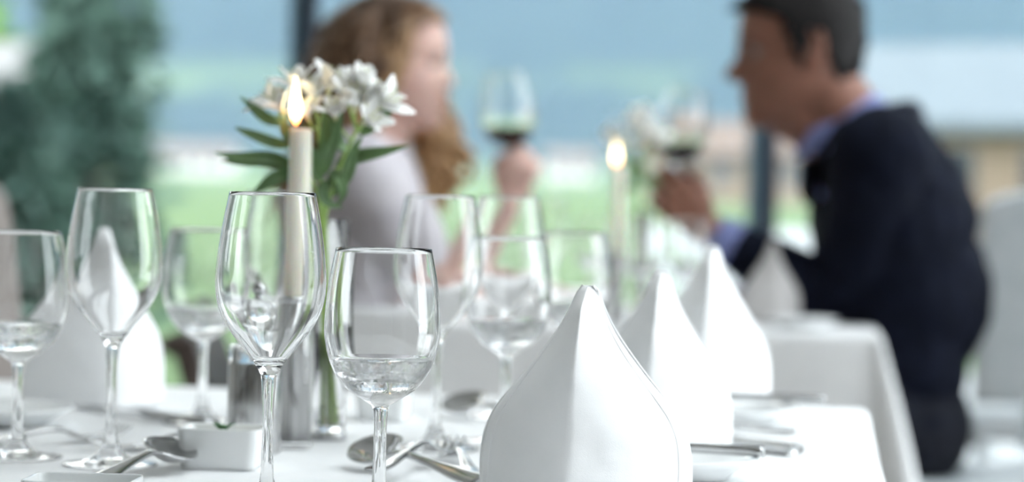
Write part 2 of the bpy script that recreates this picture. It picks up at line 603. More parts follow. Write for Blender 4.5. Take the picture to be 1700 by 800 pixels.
house('cottage', (a.x - 1.6, a.y + 2.0, terrain_h(a.x, a.y)), R(8), 4.0, 4.0, 1.75, 0.35, M['white_wall'], M['white_wall'],
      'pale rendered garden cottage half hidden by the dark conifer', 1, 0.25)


def tree(name, loc, height, radius, label, dark, light, conic=True, n=2600, leaf=0.30, seed=1):
    rnd = random.Random(seed)
    t = empty(name, loc)
    tag(t, label, 'tree')
    mb = M['bark'] if 'bark' in M else M.setdefault('bark', vary(mat('bark', (0.09, 0.065, 0.05), 0.9), (0.13, 0.10, 0.08), 6))
    mesh_obj('trunk', *tube([(0, 0, -0.2), (0.02, 0.03, height * 0.5), (0, 0, height * 0.95)], [radius * 0.09, radius * 0.06, 0.02], 8), mb, t)
    V, F = [], []
    lob = [(rnd.uniform(0, 2 * math.pi), rnd.uniform(0.05, 0.9), rnd.uniform(0.5, 1.15)) for _ in range(46)]
    for i in range(n):
        a, u, k = rnd.choice(lob)
        a += rnd.gauss(0, 0.30)
        u = min(0.99, max(0.03, u + rnd.gauss(0, 0.05)))
        env = (1 - u) ** 0.75 if conic else math.sqrt(max(0.0, 1 - (2 * u - 1) ** 2)) * 0.9 + 0.1
        rr_ = radius * env * k * math.sqrt(rnd.uniform(0.12, 1))
        c = Vector((rr_ * math.cos(a), rr_ * math.sin(a), height * (0.05 + 0.95 * u) - (0.12 * rr_ if conic else 0)))
        d = Vector((math.cos(a), math.sin(a), rnd.uniform(-0.5, 0.35))).normalized()
        d = (d + Vector((rnd.gauss(0, .5), rnd.gauss(0, .5), rnd.gauss(0, .4)))).normalized()
        e = d.orthogonal().normalized()
        e = (Quaternion(d, rnd.uniform(0, 6.28)) @ e)
        l = leaf * rnd.uniform(0.6, 1.4)
        b = len(V)
        nn = d.cross(e)
        V += [c - d * l, c + e * l * 0.42, c + d * l, c - e * l * 0.42, c + nn * l * 0.2]
        F += [(b, b + 1, b + 4), (b + 1, b + 2, b + 4), (b + 2, b + 3, b + 4), (b + 3, b, b + 4)]
    mf = vary(mat(name + '_foliage', dark, 0.7), light, 0.9, 0.35, 0.65)
    o = mesh_obj('foliage', V, F, mf, t, False)
    o['kind'] = 'stuff'
    return t


a = at(150, 300, 2.5)
tree('conifer', (a.x, a.y, -0.2), 4.6, 0.62, 'dark bluish conifer outside the window, beside the pale cottage', (0.030, 0.075, 0.060), (0.085, 0.155, 0.12), True, 2600, 0.12, 3)
a = at(40, 300, 2.9)
tree('juniper', (a.x - 0.10, a.y, -0.2), 1.75, 0.75, 'low dark juniper outside the window at the foot of the conifer', (0.016, 0.050, 0.042), (0.05, 0.11, 0.08), True, 2600, 0.11, 5)
a = at(10, 20, 1.7)
tree('leafy_tree', (a.x - 1.9, a.y + 4.5, -0.2), 4.6, 1.5, 'fresh green leafy tree rising behind the pale cottage roof', (0.10, 0.24, 0.03), (0.18, 0.34, 0.07), False, 3000, 0.22, 9)


# white garden chairs on the terrace
def garden_chair():
    c = empty('garden_chair')
    m = M['white_paint'] = vary(mat('white_garden_paint', (0.40, 0.42, 0.43), 0.4), (0.44, 0.46, 0.47), 6)
    box('seat', -0.21, 0.21, -0.2, 0.2, 0.42, 0.45, m, c, 0.01)
    box('backrest', -0.20, 0.20, 0.19, 0.22, 0.52, 0.86, m, c, 0.012)
    for x in (-1, 1):
        mesh_obj('leg', *tube([(x * .19, -.18, 0), (x * .19, -.18, .43)], .014), m, c)
        mesh_obj('leg', *tube([(x * .19, .22, 0), (x * .19, .205, .86)], .014), m, c)
    return c


gc = garden_chair()
for i, (px, s, rz, lab) in enumerate(((1196, 3.1, 0.3, 'white garden chair on the terrace, seen below the man\'s wine glass'),
                                      (1306, 2.7, -0.2, 'white garden chair on the terrace just right of the window post'),
                                      (1120, 2.6, 0.1, 'white garden chair on the terrace farthest from the window post'))):
    c = gc if i == 0 else copy_tree(gc)
    p = on_table(px, s, -0.06)
    c.location = p
    c.rotation_euler.z = rz
    tag(c, lab, 'chair', 'garden chairs on the terrace')

# ------------------------------------------------------------------ tables and cloths
def cloth_mesh(x0, x1, y0, y1, drop, seed=0, waves=0.012, flare=0.30, n=0.02):
    """table cloth over the rectangle, z = 0 on top, hanging by drop"""
    def axis(a, b):
        pts = []
        k = int((b - a) / 0.03)
        pts = [a + (b - a) * i / k for i in range(k + 1)]
        near = [0.004, 0.008, 0.012, 0.018, 0.026, 0.04] + [0.04 + (drop - 0.04) * i / 22 for i in range(1, 23)]
        return [a - t for t in reversed(near)] + pts + [b + t for t in near]
    xs, ys = axis(x0, x1), axis(y0, y1)
    rad = 0.012
    V = []
    for y in ys:
        for x in xs:
            cx, cy_ = min(max(x, x0), x1), min(max(y, y0), y1)
            ex, ey = x - cx, y - cy_
            ax, ay = abs(ex), abs(ey)
            t = (ax ** 5 + ay ** 5) ** 0.2
            if t == 0:
                z = 0.0006 * noise.noise(Vector((x * 9, y * 9, seed))) + 0.0004 * noise.noise(Vector((x * 40, y * 25, seed)))
                V.append((x, y, z))
                continue
            d = Vector((ex, ey, 0)).normalized()
            corner = min(1.0, 1.15 * min(ax, ay) / t)
            corner = corner * corner * (3 - 2 * corner)
            # rounded edge
            if t < rad * 1.57:
                ph = t / rad
                off, z = rad * math.sin(ph), -rad * (1 - math.cos(ph))
            else:
                off, z = rad, -rad - (t - rad * 1.57)
            along = (y if ax > ay else x)
            sm = min(1.0, t / drop)
            w = waves * sm * math.sin(along * 17 + seed * 1.7 + 1.4 * math.sin(along * 5.3 + seed)) + waves * 0.8 * sm
            off += (w * (1 - corner)) + corner * flare * t * (1 - 0.25 * sm)
            V.append((cx + d.x * off, cy_ + d.y * off, z))
    nx = len(xs)
    F = []
    for j in range(len(ys) - 1):
        for i in range(nx - 1):
            a = j * nx + i
            F.append((a, a + 1, a + nx + 1, a + nx))
    return V, F


def dining_table(origin, w, l, table_label, cloth_label, drop, seed, flare=0.30, waves=0.012):
    """origin: back right corner of the top; extends w to the left and l towards the camera"""
    rz = YAW
    o = Vector((origin.x, origin.y, 0))
    c = o - TV * (w / 2) - TU * (l / 2)
    t = empty('dining_table', (c.x, c.y, 0), rz)
    tag(t, table_label, 'table')
    e = 0.004
    box('tabletop', -w / 2 + e, w / 2 - e, -l / 2 + e, l / 2 - e, TABLE_Z - 0.034, TABLE_Z - 0.003, M['dark_wood'], t, 0.006)
    for sx in (-1, 1):
        for sy in (-1, 1):
            x, y = sx * (w / 2 - 0.07), sy * (l / 2 - 0.07)
            mesh_obj('leg', *tube([(x, y, 0), (x, y, TABLE_Z - 0.036)], [0.022, 0.032], 10), M['dark_wood'], t)
    k = mesh_obj('tablecloth', *cloth_mesh(-w / 2, w / 2, -l / 2, l / 2, drop, seed, waves, flare), M['linen'])
    k.location = (c.x, c.y, TABLE_Z)
    k.rotation_euler = (0, 0, rz)
    solidify(k, 0.001)
    tag(k, cloth_label, 'tablecloth')
    return c


corner = on_table(1424, 15.0)
NEAR_W, NEAR_L = 1.06, 2.1
dining_table(corner, NEAR_W, NEAR_L, 'long dining table in front, under the cloth with the place settings',
             'white linen cloth in front carrying the wine glasses and napkins', 0.42, 1)
corner2 = on_table(1452, 9.5)
dining_table(corner2 + TU * 0.80, 0.98, 0.80, 'smaller dining table between the couple, under its cloth',
             'white linen cloth hanging from the table between the couple', 0.46, 4, 0.42, 0.016)


# ------------------------------------------------------------------ stemware
CM = 0.01


def glass_profiles(foot_r, stem, bowl, rim_t=0.0007):
    """three open shells that together close: foot, stem, bowl (all in metres).
    stem: list of (r, z) bottom to top; bowl: outer (r, z) from stem top to rim"""
    foot = [(0, 0.0009), (foot_r * 0.35, 0.0007), (foot_r * 0.97, 0.0), (foot_r, 0.0008), (foot_r * 0.985, 0.0018)]
    s0 = stem[0]
    for t in (0.12, 0.3, 0.5, 0.7, 0.85, 0.95):
        r = foot_r * 0.985 + (s0[0] - foot_r * 0.985) * t
        z = 0.0018 + (s0[1] - 0.0018) * (0.30 * t + 0.70 * t ** 4.5)
        foot.append((r, z))
    foot.append(s0)
    st = spline(stem, 5)
    outer = spline(bowl, 6)
    inner = []
    for i, (r, z) in enumerate(outer):
        a = outer[max(0, i - 1)]
        b = outer[min(len(outer) - 1, i + 1)]
        tx, tz = b[0] - a[0], b[1] - a[1]
        l = math.hypot(tx, tz) or 1
        f = min(1.0, max(0.0, (z - bowl[0][1]) / (bowl[-1][1] - bowl[0][1])))
        th = rim_t * (1.0 + 2.4 * (1 - f) ** 3)
        inner.append((r - tz / l * th, z + tx / l * th))
    zb = bowl[0][1] + 0.0085
    inner = [p for p in inner if p[0] > 0.003 and p[1] > zb + 0.0008]
    rim = outer[-1]
    top = (rim[0] - rim_t * 0.5, rim[1] + rim_t * 0.35)
    inner_b = [(0.0, zb), (inner[0][0] * 0.35, zb + (inner[0][1] - zb) * 0.12), (inner[0][0] * 0.72, zb + (inner[0][1] - zb) * 0.5)]
    inner_full = inner_b + inner
    return foot, st, outer + [top] + list(reversed(inner_full)), inner_full


WINE = glass_profiles(3.85 * CM,
                      [(0.85 * CM, 1.35 * CM), (0.50 * CM, 2.4 * CM), (0.40 * CM, 4.5 * CM), (0.40 * CM, 7.2 * CM), (0.52 * CM, 9.2 * CM), (0.62 * CM, 9.75 * CM)],
                      [(0.62 * CM, 9.75 * CM), (0.95 * CM, 10.35 * CM), (1.75 * CM, 11.4 * CM), (2.85 * CM, 12.8 * CM), (3.60 * CM, 14.2 * CM), (3.88 * CM, 15.8 * CM),
                       (3.82 * CM, 17.6 * CM), (3.50 * CM, 20.0 * CM), (3.02 * CM, 22.5 * CM)])
GOBLET = glass_profiles(3.75 * CM,
                        [(0.80 * CM, 1.3 * CM), (0.54 * CM, 2.3 * CM), (0.46 * CM, 4.2 * CM), (0.44 * CM, 6.2 * CM), (0.54 * CM, 7.6 * CM), (0.66 * CM, 8.0 * CM)],
                        [(0.66 * CM, 8.0 * CM), (1.25 * CM, 8.35 * CM), (2.55 * CM, 9.25 * CM), (3.50 * CM, 10.7 * CM), (3.95 * CM, 12.4 * CM), (4.0 * CM, 13.8 * CM),
                         (3.80 * CM, 16.2 * CM), (3.32 * CM, 18.8 * CM)])
RED = glass_profiles(4.0 * CM,
                     [(0.85 * CM, 1.3 * CM), (0.50 * CM, 2.4 * CM), (0.42 * CM, 4.5 * CM), (0.42 * CM, 7.5 * CM), (0.55 * CM, 9.0 * CM), (0.66 * CM, 9.5 * CM)],
                     [(0.66 * CM, 9.5 * CM), (1.9 * CM, 10.0 * CM), (3.7 * CM, 11.4 * CM), (4.8 * CM, 13.6 * CM), (5.1 * CM, 15.8 * CM), (4.8 * CM, 18.6 * CM), (4.1 * CM, 21.4 * CM), (3.5 * CM, 23.4 * CM)],
                     0.0009)


def stemware(name, prof, seg=72):
    g = empty(name)
    foot, st, bowl, _ = prof
    mesh_obj('foot', *lathe(foot, seg), M['glass'], g)
    mesh_obj('stem', *lathe(st, seg), M['glass'], g)
    mesh_obj('bowl', *lathe(bowl, seg), M['glass'], g)
    return g


def liquid(name, prof, level, m, parent, grow=1.0, tilt_normal=None, seg=72):
    """fill the bowl up to a plane through (0, 0, level), horizontal or with the given local normal"""
    V, F = lathe([(r * grow, z) for r, z in prof[3]] + [(0, prof[3][-1][1])], seg)
    bm = bmesh.new()
    vs = [bm.verts.new(v) for v in V]
    for f in F: bm.faces.new([vs[i] for i in f])
    nrm = Vector(tilt_normal) if tilt_normal is not None else Vector((0, 0, 1))
    geom = bm.verts[:] + bm.edges[:] + bm.faces[:]
    bmesh.ops.bisect_plane(bm, geom=geom, plane_co=(0, 0, level), plane_no=nrm, clear_outer=True)
    edges = [e for e in bm.edges if e.is_boundary]
    if edges: bmesh.ops.contextual_create(bm, geom=edges)
    bmesh.ops.recalc_face_normals(bm, faces=bm.faces)
    return bm_obj(name, bm, m, parent, True)


WATER = True
wine0 = stemware('wine_glass', WINE)
gob0 = stemware('water_goblet', GOBLET)
liquid('water', GOBLET, 0.112, M['water'], gob0, 1.0)
first = {'wine_glass': True, 'water_goblet': True}


def place_glass(proto, px, s, label, group, lean=0.0, z=TABLE_Z):
    g = proto if first.get(proto.name.split('.')[0]) else copy_tree(proto)
    first[proto.name.split('.')[0]] = False
    p = on_table(px, s, z)
    g.location = (p.x, p.y, z + 0.0006)
    g.rotation_euler = (0, 0, random.uniform(0, 6))
    tag(g, label, 'wine glass' if 'wine' in proto.name else 'water glass', group)
    return g


GW, GG = 'tall wine glasses on the laid table', 'water goblets on the laid table'
place_glass(wine0, 442, 23.6, 'tall empty wine glass in sharp focus in front of the lit candle', GW)
place_glass(wine0, 183, 20.4, 'tall empty wine glass in front of the folded napkin beside the conifer', GW)
place_glass(wine0, 722, 18.7, 'tall empty wine glass just behind the goblet in sharp focus', GW)
place_glass(wine0, 838, 16.3, 'tall blurred wine glass below the woman\'s raised hand', GW)
place_glass(wine0, 452, 16.6, 'tall wine glass seen through the front wine glass, behind the steel mill', GW)
place_glass(gob0, 628, 24.0, 'short round goblet in sharp focus beside the front wine glass', GG)
place_glass(gob0, 28, 20.0, 'short goblet cut by the left picture edge, next to a tall wine glass', GG)
place_glass(gob0, 838, 18.1, 'short goblet against the left slope of the nearest napkin', GG)
place_glass(gob0, 950, 15.4, 'blurred goblet standing just behind the peak of the nearest napkin', GG)
place_glass(gob0, 335, 17.2, 'blurred goblet against the green lawn, left of the front wine glass', GG)

# ------------------------------------------------------------------ napkins
def napkin(name, loc, rz, h, wl, wr, dep, label, seed, m=None):
    """standing folded cone: a front and a back leaf meeting in two pinched edges, ridge in front"""
    nk = empty(name, loc, rz)
    m = m or M['napkin']
    tag(nk, label, 'napkin', 'folded standing napkins')
    shape = [(0.0, 0.985), (0.12, 1.0), (0.22, 0.995), (0.32, 0.96), (0.42, 0.87), (0.50, 0.745), (0.60, 0.575), (0.70, 0.415), (0.79, 0.285), (0.88, 0.185), (0.95, 0.125), (0.985, 0.09), (1.0, 0.05)]
    sp = spline([(a, b) for a, b in shape], 4)

    def wfun(t):
        return interp(sp, t)[0]
    def leaf(nm, side, grow, hh, off):
        nz, nx = 44, 40
        V, F = [], []
        for j in range(nz + 1):
            t = j / nz
            w = wfun(t) * grow
            d = dep * (0.30 + 0.70 * (1 - t) ** 0.8) * min(1, (1 - t) * 9 + 0.12)
            for i in range(nx + 1):
                u = -1 + 2 * i / nx
                x = (wl if u < 0 else wr) * w * u
                ridge = (1 - abs(u) ** 1.08)
                bulge = 0.16 * math.sin(math.pi * abs(u)) * (1 - t) ** 0.5
                y = side * d * (ridge + bulge) * (1 - 0.06 * t)
                y += off * abs(u) ** 4
                wr_ = 0.0016 * noise.noise(Vector((x * 30, t * 5, seed + side))) + 0.0007 * noise.noise(Vector((x * 90, t * 16, seed)))
                y += wr_ * (1 - abs(u) ** 6)
                xx = x + 0.0035 * math.sin(t * 7 + seed + side) * t * (1 - t) + 0.004 * t ** 2
                V.append((xx, y, 0.0012 + t * hh))
        for j in range(nz):
            for i in range(nx):
                a = j * (nx + 1) + i
                q = (a, a + 1, a + nx + 2, a + nx + 1)
                F.append(q if side < 0 else tuple(reversed(q)))
        o = mesh_obj(nm, V, F, m, nk)
        solidify(o, 0.0016, -1)
        return o
    leaf('front_fold', -1, 1.0, h, -0.0020)
    leaf('inner_fold', -0.55, 0.975, h * 0.985, 0.0005)
    leaf('back_fold', 1, 1.012, h * 1.005, 0.0026)
    # stitched hem lines following the two slopes of the front leaf
    for sgn, wd in ((-1, wl), (1, wr)):
        pts = []
        for k in range(26):
            t = 0.05 + 0.85 * k / 25
            w = wfun(t)
            d = dep * (0.30 + 0.70 * (1 - t) ** 0.8) * min(1, (1 - t) * 9 + 0.12)
            u = 0.90
            y = -d * ((1 - u ** 1.08) + 0.16 * math.sin(math.pi * u) * (1 - t) ** 0.5) * (1 - 0.06 * t) - 0.002 * u ** 4 - 0.0001
            pts.append((sgn * wd * w * u + 0.0035 * math.sin(t * 7 + seed - 1) * t * (1 - t) + 0.004 * t ** 2, y, 0.0012 + t * h))
        mesh_obj('hem_seam', *tube(pts, 0.0003, 5), m, nk)
    return nk


def napkin_at(px, s, rz, h, wl, wr, dep, label, seed):
    p = on_table(px, s)
    return napkin('napkin', (p.x, p.y, TABLE_Z + 0.0006), rz, h, wl, wr, dep, label, seed)


napkin_at(958, 22.6, R(-9), 0.160, 0.073, 0.083, 0.078, 'nearest white napkin folded to a standing peak, largest of the row', 1)
napkin_at(1084, 18.5, R(-9), 0.160, 0.073, 0.070, 0.072, 'middle one of the three white peaked napkins in the row', 2)
napkin_at(1172, 14.95, R(-9), 0.173, 0.075, 0.070, 0.072, 'farthest of the three white peaked napkins, before the man\'s arm', 3)
napkin_at(160, 16.0, R(32), 0.180, 0.085, 0.075, 0.060, 'white peaked napkin seen through the tall wine glass beside the conifer', 4)


# ------------------------------------------------------------------ cutlery
def strip(secs, seg=10):
    """loft of flattened rounded sections: (x, y, z, half width, half thickness)"""
    V, F = [], []
    for x, y, z, w, t in secs:
        for k in range(seg):
            a = 2 * math.pi * k / seg
            c, s = math.cos(a), math.sin(a)
            V.append((x, y + w * math.copysign(abs(c) ** 0.7, c), z + t * math.copysign(abs(s) ** 0.7, s)))
    n = len(secs)
    for i in range(n - 1):
        for k in range(seg):
            k2 = (k + 1) % seg
            F.append((i * seg + k, (i + 1) * seg + k, (i + 1) * seg + k2, i * seg + k2))
    F.append(tuple(range(seg)))
    F.append(tuple(reversed(range((n - 1) * seg, n * seg))))
    return V, F


def fork_proto():
    f = empty('fork')
    hs = spline([(-0.100, 0, 0.0035, 0.0085, 0.0022), (-0.07, 0, 0.0045, 0.0075, 0.0020), (-0.03, 0, 0.009, 0.0045, 0.0020),
                 (0.012, 0, 0.0130, 0.0030, 0.0022), (0.030, 0, 0.0105, 0.0038, 0.0018), (0.040, 0, 0.006, 0.0085, 0.0013), (0.047, 0, 0.0040, 0.0118, 0.0011), (0.055, 0, 0.0030, 0.0125, 0.0010)], 5)
    mesh_obj('handle', *strip(hs), M['steel'], f)
    for k in range(4):
        y = (k - 1.5) * 0.0066
        ts = spline([(0.053, y, 0.0030, 0.0026, 0.0010), (0.070, y * 1.02, 0.0030, 0.0021, 0.0010), (0.086, y * 1.02, 0.0062, 0.0017, 0.0009), (0.098, y, 0.0115, 0.0010, 0.0007)], 4)
        mesh_obj('tine', *strip(ts, 8), M['steel'], f)
    return f


def spoon_proto():
    s = empty('spoon')
    hs = spline([(-0.100, 0, 0.0035, 0.0085, 0.0022), (-0.07, 0, 0.0045, 0.0075, 0.0020), (-0.03, 0, 0.009, 0.0045, 0.0020),
                 (0.012, 0, 0.0135, 0.0030, 0.0022), (0.030, 0, 0.0125, 0.0036, 0.0018), (0.038, 0, 0.0112, 0.006, 0.0012)], 5)
    mesh_obj('handle', *strip(hs), M['steel'], s)
    V, F = [], []
    nr, ns = 10, 36
    L, W, D = 0.034, 0.0215, 0.0105
    for i in range(nr + 1):
        r = i / nr
        for k in range(ns):
            a = 2 * math.pi * k / ns
            ca, sa = math.cos(a), math.sin(a)
            w = W * (1 - 0.13 * ca)
            V.append((0.068 + L * r * ca, w * r * sa, 0.0125 - D * (1 - r ** 2.2) * (1 - 0.12 * ca) + 0.0 * r))
    for i in range(nr):
        for k in range(ns):
            k2 = (k + 1) % ns
            F.append((i * ns + k, (i + 1) * ns + k, (i + 1) * ns + k2, i * ns + k2))
    o = mesh_obj('bowl', V, F, M['steel'], s)
    solidify(o, 0.0012, 1)
    return s


def knife_proto(L=0.20, blade=True):
    k = empty('knife')
    hs = spline([(-L / 2, 0, 0.0045, 0.0085, 0.0042), (-L / 2 + 0.003, 0, 0.0045, 0.0095, 0.0046), (-L / 2 + 0.04, 0, 0.0048, 0.0085, 0.0042), (0.0, 0, 0.0050, 0.0065, 0.0038), (0.008, 0, 0.0050, 0.0060, 0.0030)], 4)
    mesh_obj('handle', *strip(hs, 12), M['steel'], k)
    bs = spline([(0.006, 0, 0.0050, 0.0062, 0.0012), (0.02, 0.001, 0.0050, 0.0095, 0.0010), (L / 2 - 0.03, 0.001, 0.0050, 0.0100, 0.0008), (L / 2 - 0.008, 0.003, 0.0050, 0.0062, 0.0007), (L / 2, 0.005, 0.0050, 0.0012, 0.0006)], 4)
    mesh_obj('blade', *strip(bs, 8), M['steel'], k)
    return k


fork0, spoon0, knife0 = fork_proto(), spoon_proto(), knife_proto()
used = set()


def lay(proto, head, tail, label, group, lift=0.0, roll=0.0, cat=None):
    """lay a piece with its head end over pixel-and-scale head and its handle end towards tail"""
    a, b = on_table(*head), on_table(*tail)
    d = (a - b).normalized()
    base = proto.name.split('.')[0]
    o = proto if base not in used else copy_tree(proto)
    used.add(base)
    c = a - d * 0.098
    o.location = (c.x, c.y, TABLE_Z + 0.0008 + lift)
    o.rotation_mode = 'XYZ'
    o.rotation_euler = (roll, 0, math.atan2(d.y, d.x))
    tag(o, label, cat or base, group)
    return o


GF, GS, GK = 'steel forks laid on the cloth', 'steel spoons laid on the cloth', 'steel knives laid on the cloth'
lay(fork0, (140, 19.4), (270, 19.2), 'steel fork with tines beside the foot of the wine glass near the butter dish', GF)
lay(spoon0, (297, 20.5), (205, 21.9), 'steel spoon whose bowl touches the square butter dish', GS, 0.008, R(20))
lay(fork0, (205, 18.4), (60, 19.1), 'steel fork lying behind the wine glass near the butter dish', GF)
lay(fork0, (40, 19.0), (-70, 19.6), 'steel fork lying behind the cut-off goblet at the picture edge', GF)
lay(spoon0, (603, 20.0), (770, 21.6), 'steel spoon with its bowl behind the stem of the goblet in focus', GS, 0.007, R(-30))
lay(fork0, (752, 19.6), (680, 20.7), 'steel fork with tines up beside the left edge of the nearest napkin', GF, 0.010)
lay(spoon0, (752, 16.2), (860, 17.0), 'blurred steel spoon lying farther back behind the goblet and napkin', GS, 0.006, R(-26))
lay(fork0, (742, 19.2), (800, 21.7), 'steel fork whose handle runs down into the nearest napkin', GF, 0.002)
lay(knife0, (150, 16.4), (250, 16.9), 'steel knife lying under the edge of the napkin beside the conifer', GK)
lay(knife0, (1060, 17.4), (1328, 18.65), 'steel knife whose handle sticks out beside the middle napkin', GK, 0.0, 0)
lay(knife0, (1072, 17.27), (1318, 18.45), 'second steel knife beside the middle napkin, lying right against the first', GK, 0.0, 0)
lay(fork0, (985, 16.9), (1330, 17.1), 'steel fork sticking out between the two small plates', GF)


# ------------------------------------------------------------------ small plates with butter knives
def plate(px, s, r, label, group):
    p = on_table(px, s)
    prof = [(0, 0.003), (r * 0.5, 0.0028), (r * 0.55, 0.0), (r * 0.6, 0.0006), (r * 0.66, 0.004), (r * 0.86, 0.012), (r, 0.0165), (r * 1.004, 0.0178), (r * 0.99, 0.0185),
            (r * 0.86, 0.0145), (r * 0.66, 0.0075), (r * 0.58, 0.006), (0, 0.0056)]
    o = mesh_obj('bread_plate', *lathe(prof, 64), M['porcelain'])
    o.location = (p.x, p.y, TABLE_Z + 0.0007)
    tag(o, label, 'plate', group)
    return p


def butter_knife(px_tip, px_end, s, z, label):
    a, b = on_table(px_tip, s, z), on_table(px_end, s * 1.012, z)
    d = (a - b).normalized()
    o = copy_tree(knife0)
    o.rotation_euler = (0, 0, math.atan2(d.y, d.x))
    c = b + d * 0.100
    o.location = (c.x, c.y, z)
    tag(o, label, 'knife', GK)


GP = 'small white bread plates'
plate(1208, 16.3, 0.072, 'small white plate before the farthest napkin of the row', GP)
butter_knife(1090, 1367, 15.95, TABLE_Z + 0.0195, 'steel butter knife resting on the plate before the farthest napkin')
plate(1136, 20.4, 0.060, 'small white plate at the bottom edge beside the nearest napkin', GP)
butter_knife(1040, 1266, 20.2, TABLE_Z + 0.0195, 'steel butter knife resting on the plate beside the nearest napkin')
plate(1332, 9.30, 0.064, 'small white plate on the couple\'s table in front of the dark jacket', GP)
plate(0, 17.6, 0.07, 'small white plate at the left picture edge behind the cut-off goblet', GP)


# ------------------------------------------------------------------ square dishes
def square_dish(px, s, w, d, h, rz, label, garnish=True):
    p = on_table(px, s)
    e = empty('butter_dish', (p.x, p.y, TABLE_Z + 0.0008), rz)
    tag(e, label, 'dish', 'square white porcelain dishes')

    def ring(hw, hd, z, rad, n=6):
        out = []
        for cx, cy_, a0 in ((hw - rad, hd - rad, 0), (-hw + rad, hd - rad, 90), (-hw + rad, -hd + rad, 180), (hw - rad, -hd + rad, 270)):
            for k in range(n + 1):
                a = R(a0 + 90 * k / n)
                out.append((cx + rad * math.cos(a), cy_ + rad * math.sin(a), z))
        return out
    W, D = w / 2, d / 2
    levels = [(0.86, 0.0, .006), (0.90, 0.0008, .007), (0.925, 0.004, .008), (0.97, h * 0.5, .008), (1.0, h - 0.002, .008), (0.998, h - 0.0006, .008), (0.985, h, .007),
              (0.955, h - 0.0008, .006), (0.94, h - 0.003, .006), (0.90, h * 0.45, .006), (0.86, 0.006, .008), (0.80, 0.005, .008)]
    V, F = [], []
    n = 28
    for k, z, rad in levels: V += ring(W * k, D * k, z, rad)
    for i in range(len(levels) - 1):
        for k in range(n):
            k2 = (k + 1) % n
            F.append((i * n + k, i * n + k2, (i + 1) * n + k2, (i + 1) * n + k))
    F.append(tuple(reversed(range(n))))
    F.append(tuple(range((len(levels) - 1) * n, len(levels) * n)))
    mesh_obj('dish', V, F, M['porcelain'], e)
    if garnish:
        b = box('butter', -W * .84, W * .84, -D * .84, D * .84, 0.006, h - 0.006, M['butter'], e, 0.004)
        for k in range(3):
            a = k * 2.1 + 0.5
            V = []
            F = []
            pts = [(0, 0.0012), (0.25, 0.0035), (0.6, 0.004), (1, 0.0004)]
            for t, ww in pts:
                L = 0.011 * t
                V.append((L * math.cos(a) - ww * math.sin(a), L * math.sin(a) + ww * math.cos(a), h - 0.005 + 0.012 * t * (1.1 - t) + 0.006 * t))
                V.append((L * math.cos(a) + ww * math.sin(a), L * math.sin(a) - ww * math.cos(a), h - 0.005 + 0.012 * t * (1.1 - t) + 0.006 * t))
            for i in range(3): F.append((2 * i, 2 * i + 1, 2 * i + 3, 2 * i + 2))
            solidify(mesh_obj('herb_leaf', V, F, M['herb'], b), 0.0005)
    return e


square_dish(369, 20.35, 0.067, 0.052, 0.033, R(-4), 'square white dish of butter with a green herb leaf beside the steel mill')
square_dish(136, 24.6, 0.074, 0.055, 0.030, R(-3), 'square white dish cut by the bottom edge before the wine glass', False)
square_dish(637, 16.6, 0.052, 0.050, 0.028, R(-6), 'square white dish behind the bowl of the goblet in focus', False)


# ------------------------------------------------------------------ steel mill
def mill(px, s, label):
    p = on_table(px, s)
    e = empty('pepper_mill', (p.x, p.y, TABLE_Z + 0.0006))
    tag(e, label, 'pepper mill')
    r = 0.0233
    mesh_obj('steel_body', *lathe([(0, 0), (r - .001, 0), (r, .001), (r, .077), (r - .0008, .078), (0, .078)], 48), M['brushed'], e)
    mesh_obj('clear_sleeve', *lathe([(0, .0784), (r - .0006, .0784), (r - .0006, .0915), (r - .0016, .0925), (0, .0925)], 48), M['acrylic'], e)
    rt = 0.0165
    mesh_obj('clear_tower', *lathe([(0, .0929), (rt, .0929), (rt, .124), (rt - .001, .125), (0, .125)], 48), M['acrylic'], e)
    mesh_obj('spindle', *lathe([(0, .1255), (.006, .1255), (.004, .128), (.004, .131)], 24, cap_end=True), M['steel'], e)
    ball = [(0.0072 * math.sin(math.pi * k / 16), 0.1365 - 0.0072 * math.cos(math.pi * k / 16)) for k in range(17)]
    ball[0] = (0, ball[0][1]); ball[-1] = (0, ball[-1][1])
    mesh_obj('ball_knob', *lathe(ball, 32), M['steel'], e)
    return e


mill(421, 19.2, 'brushed steel pepper mill with a ball knob behind the front wine glass')


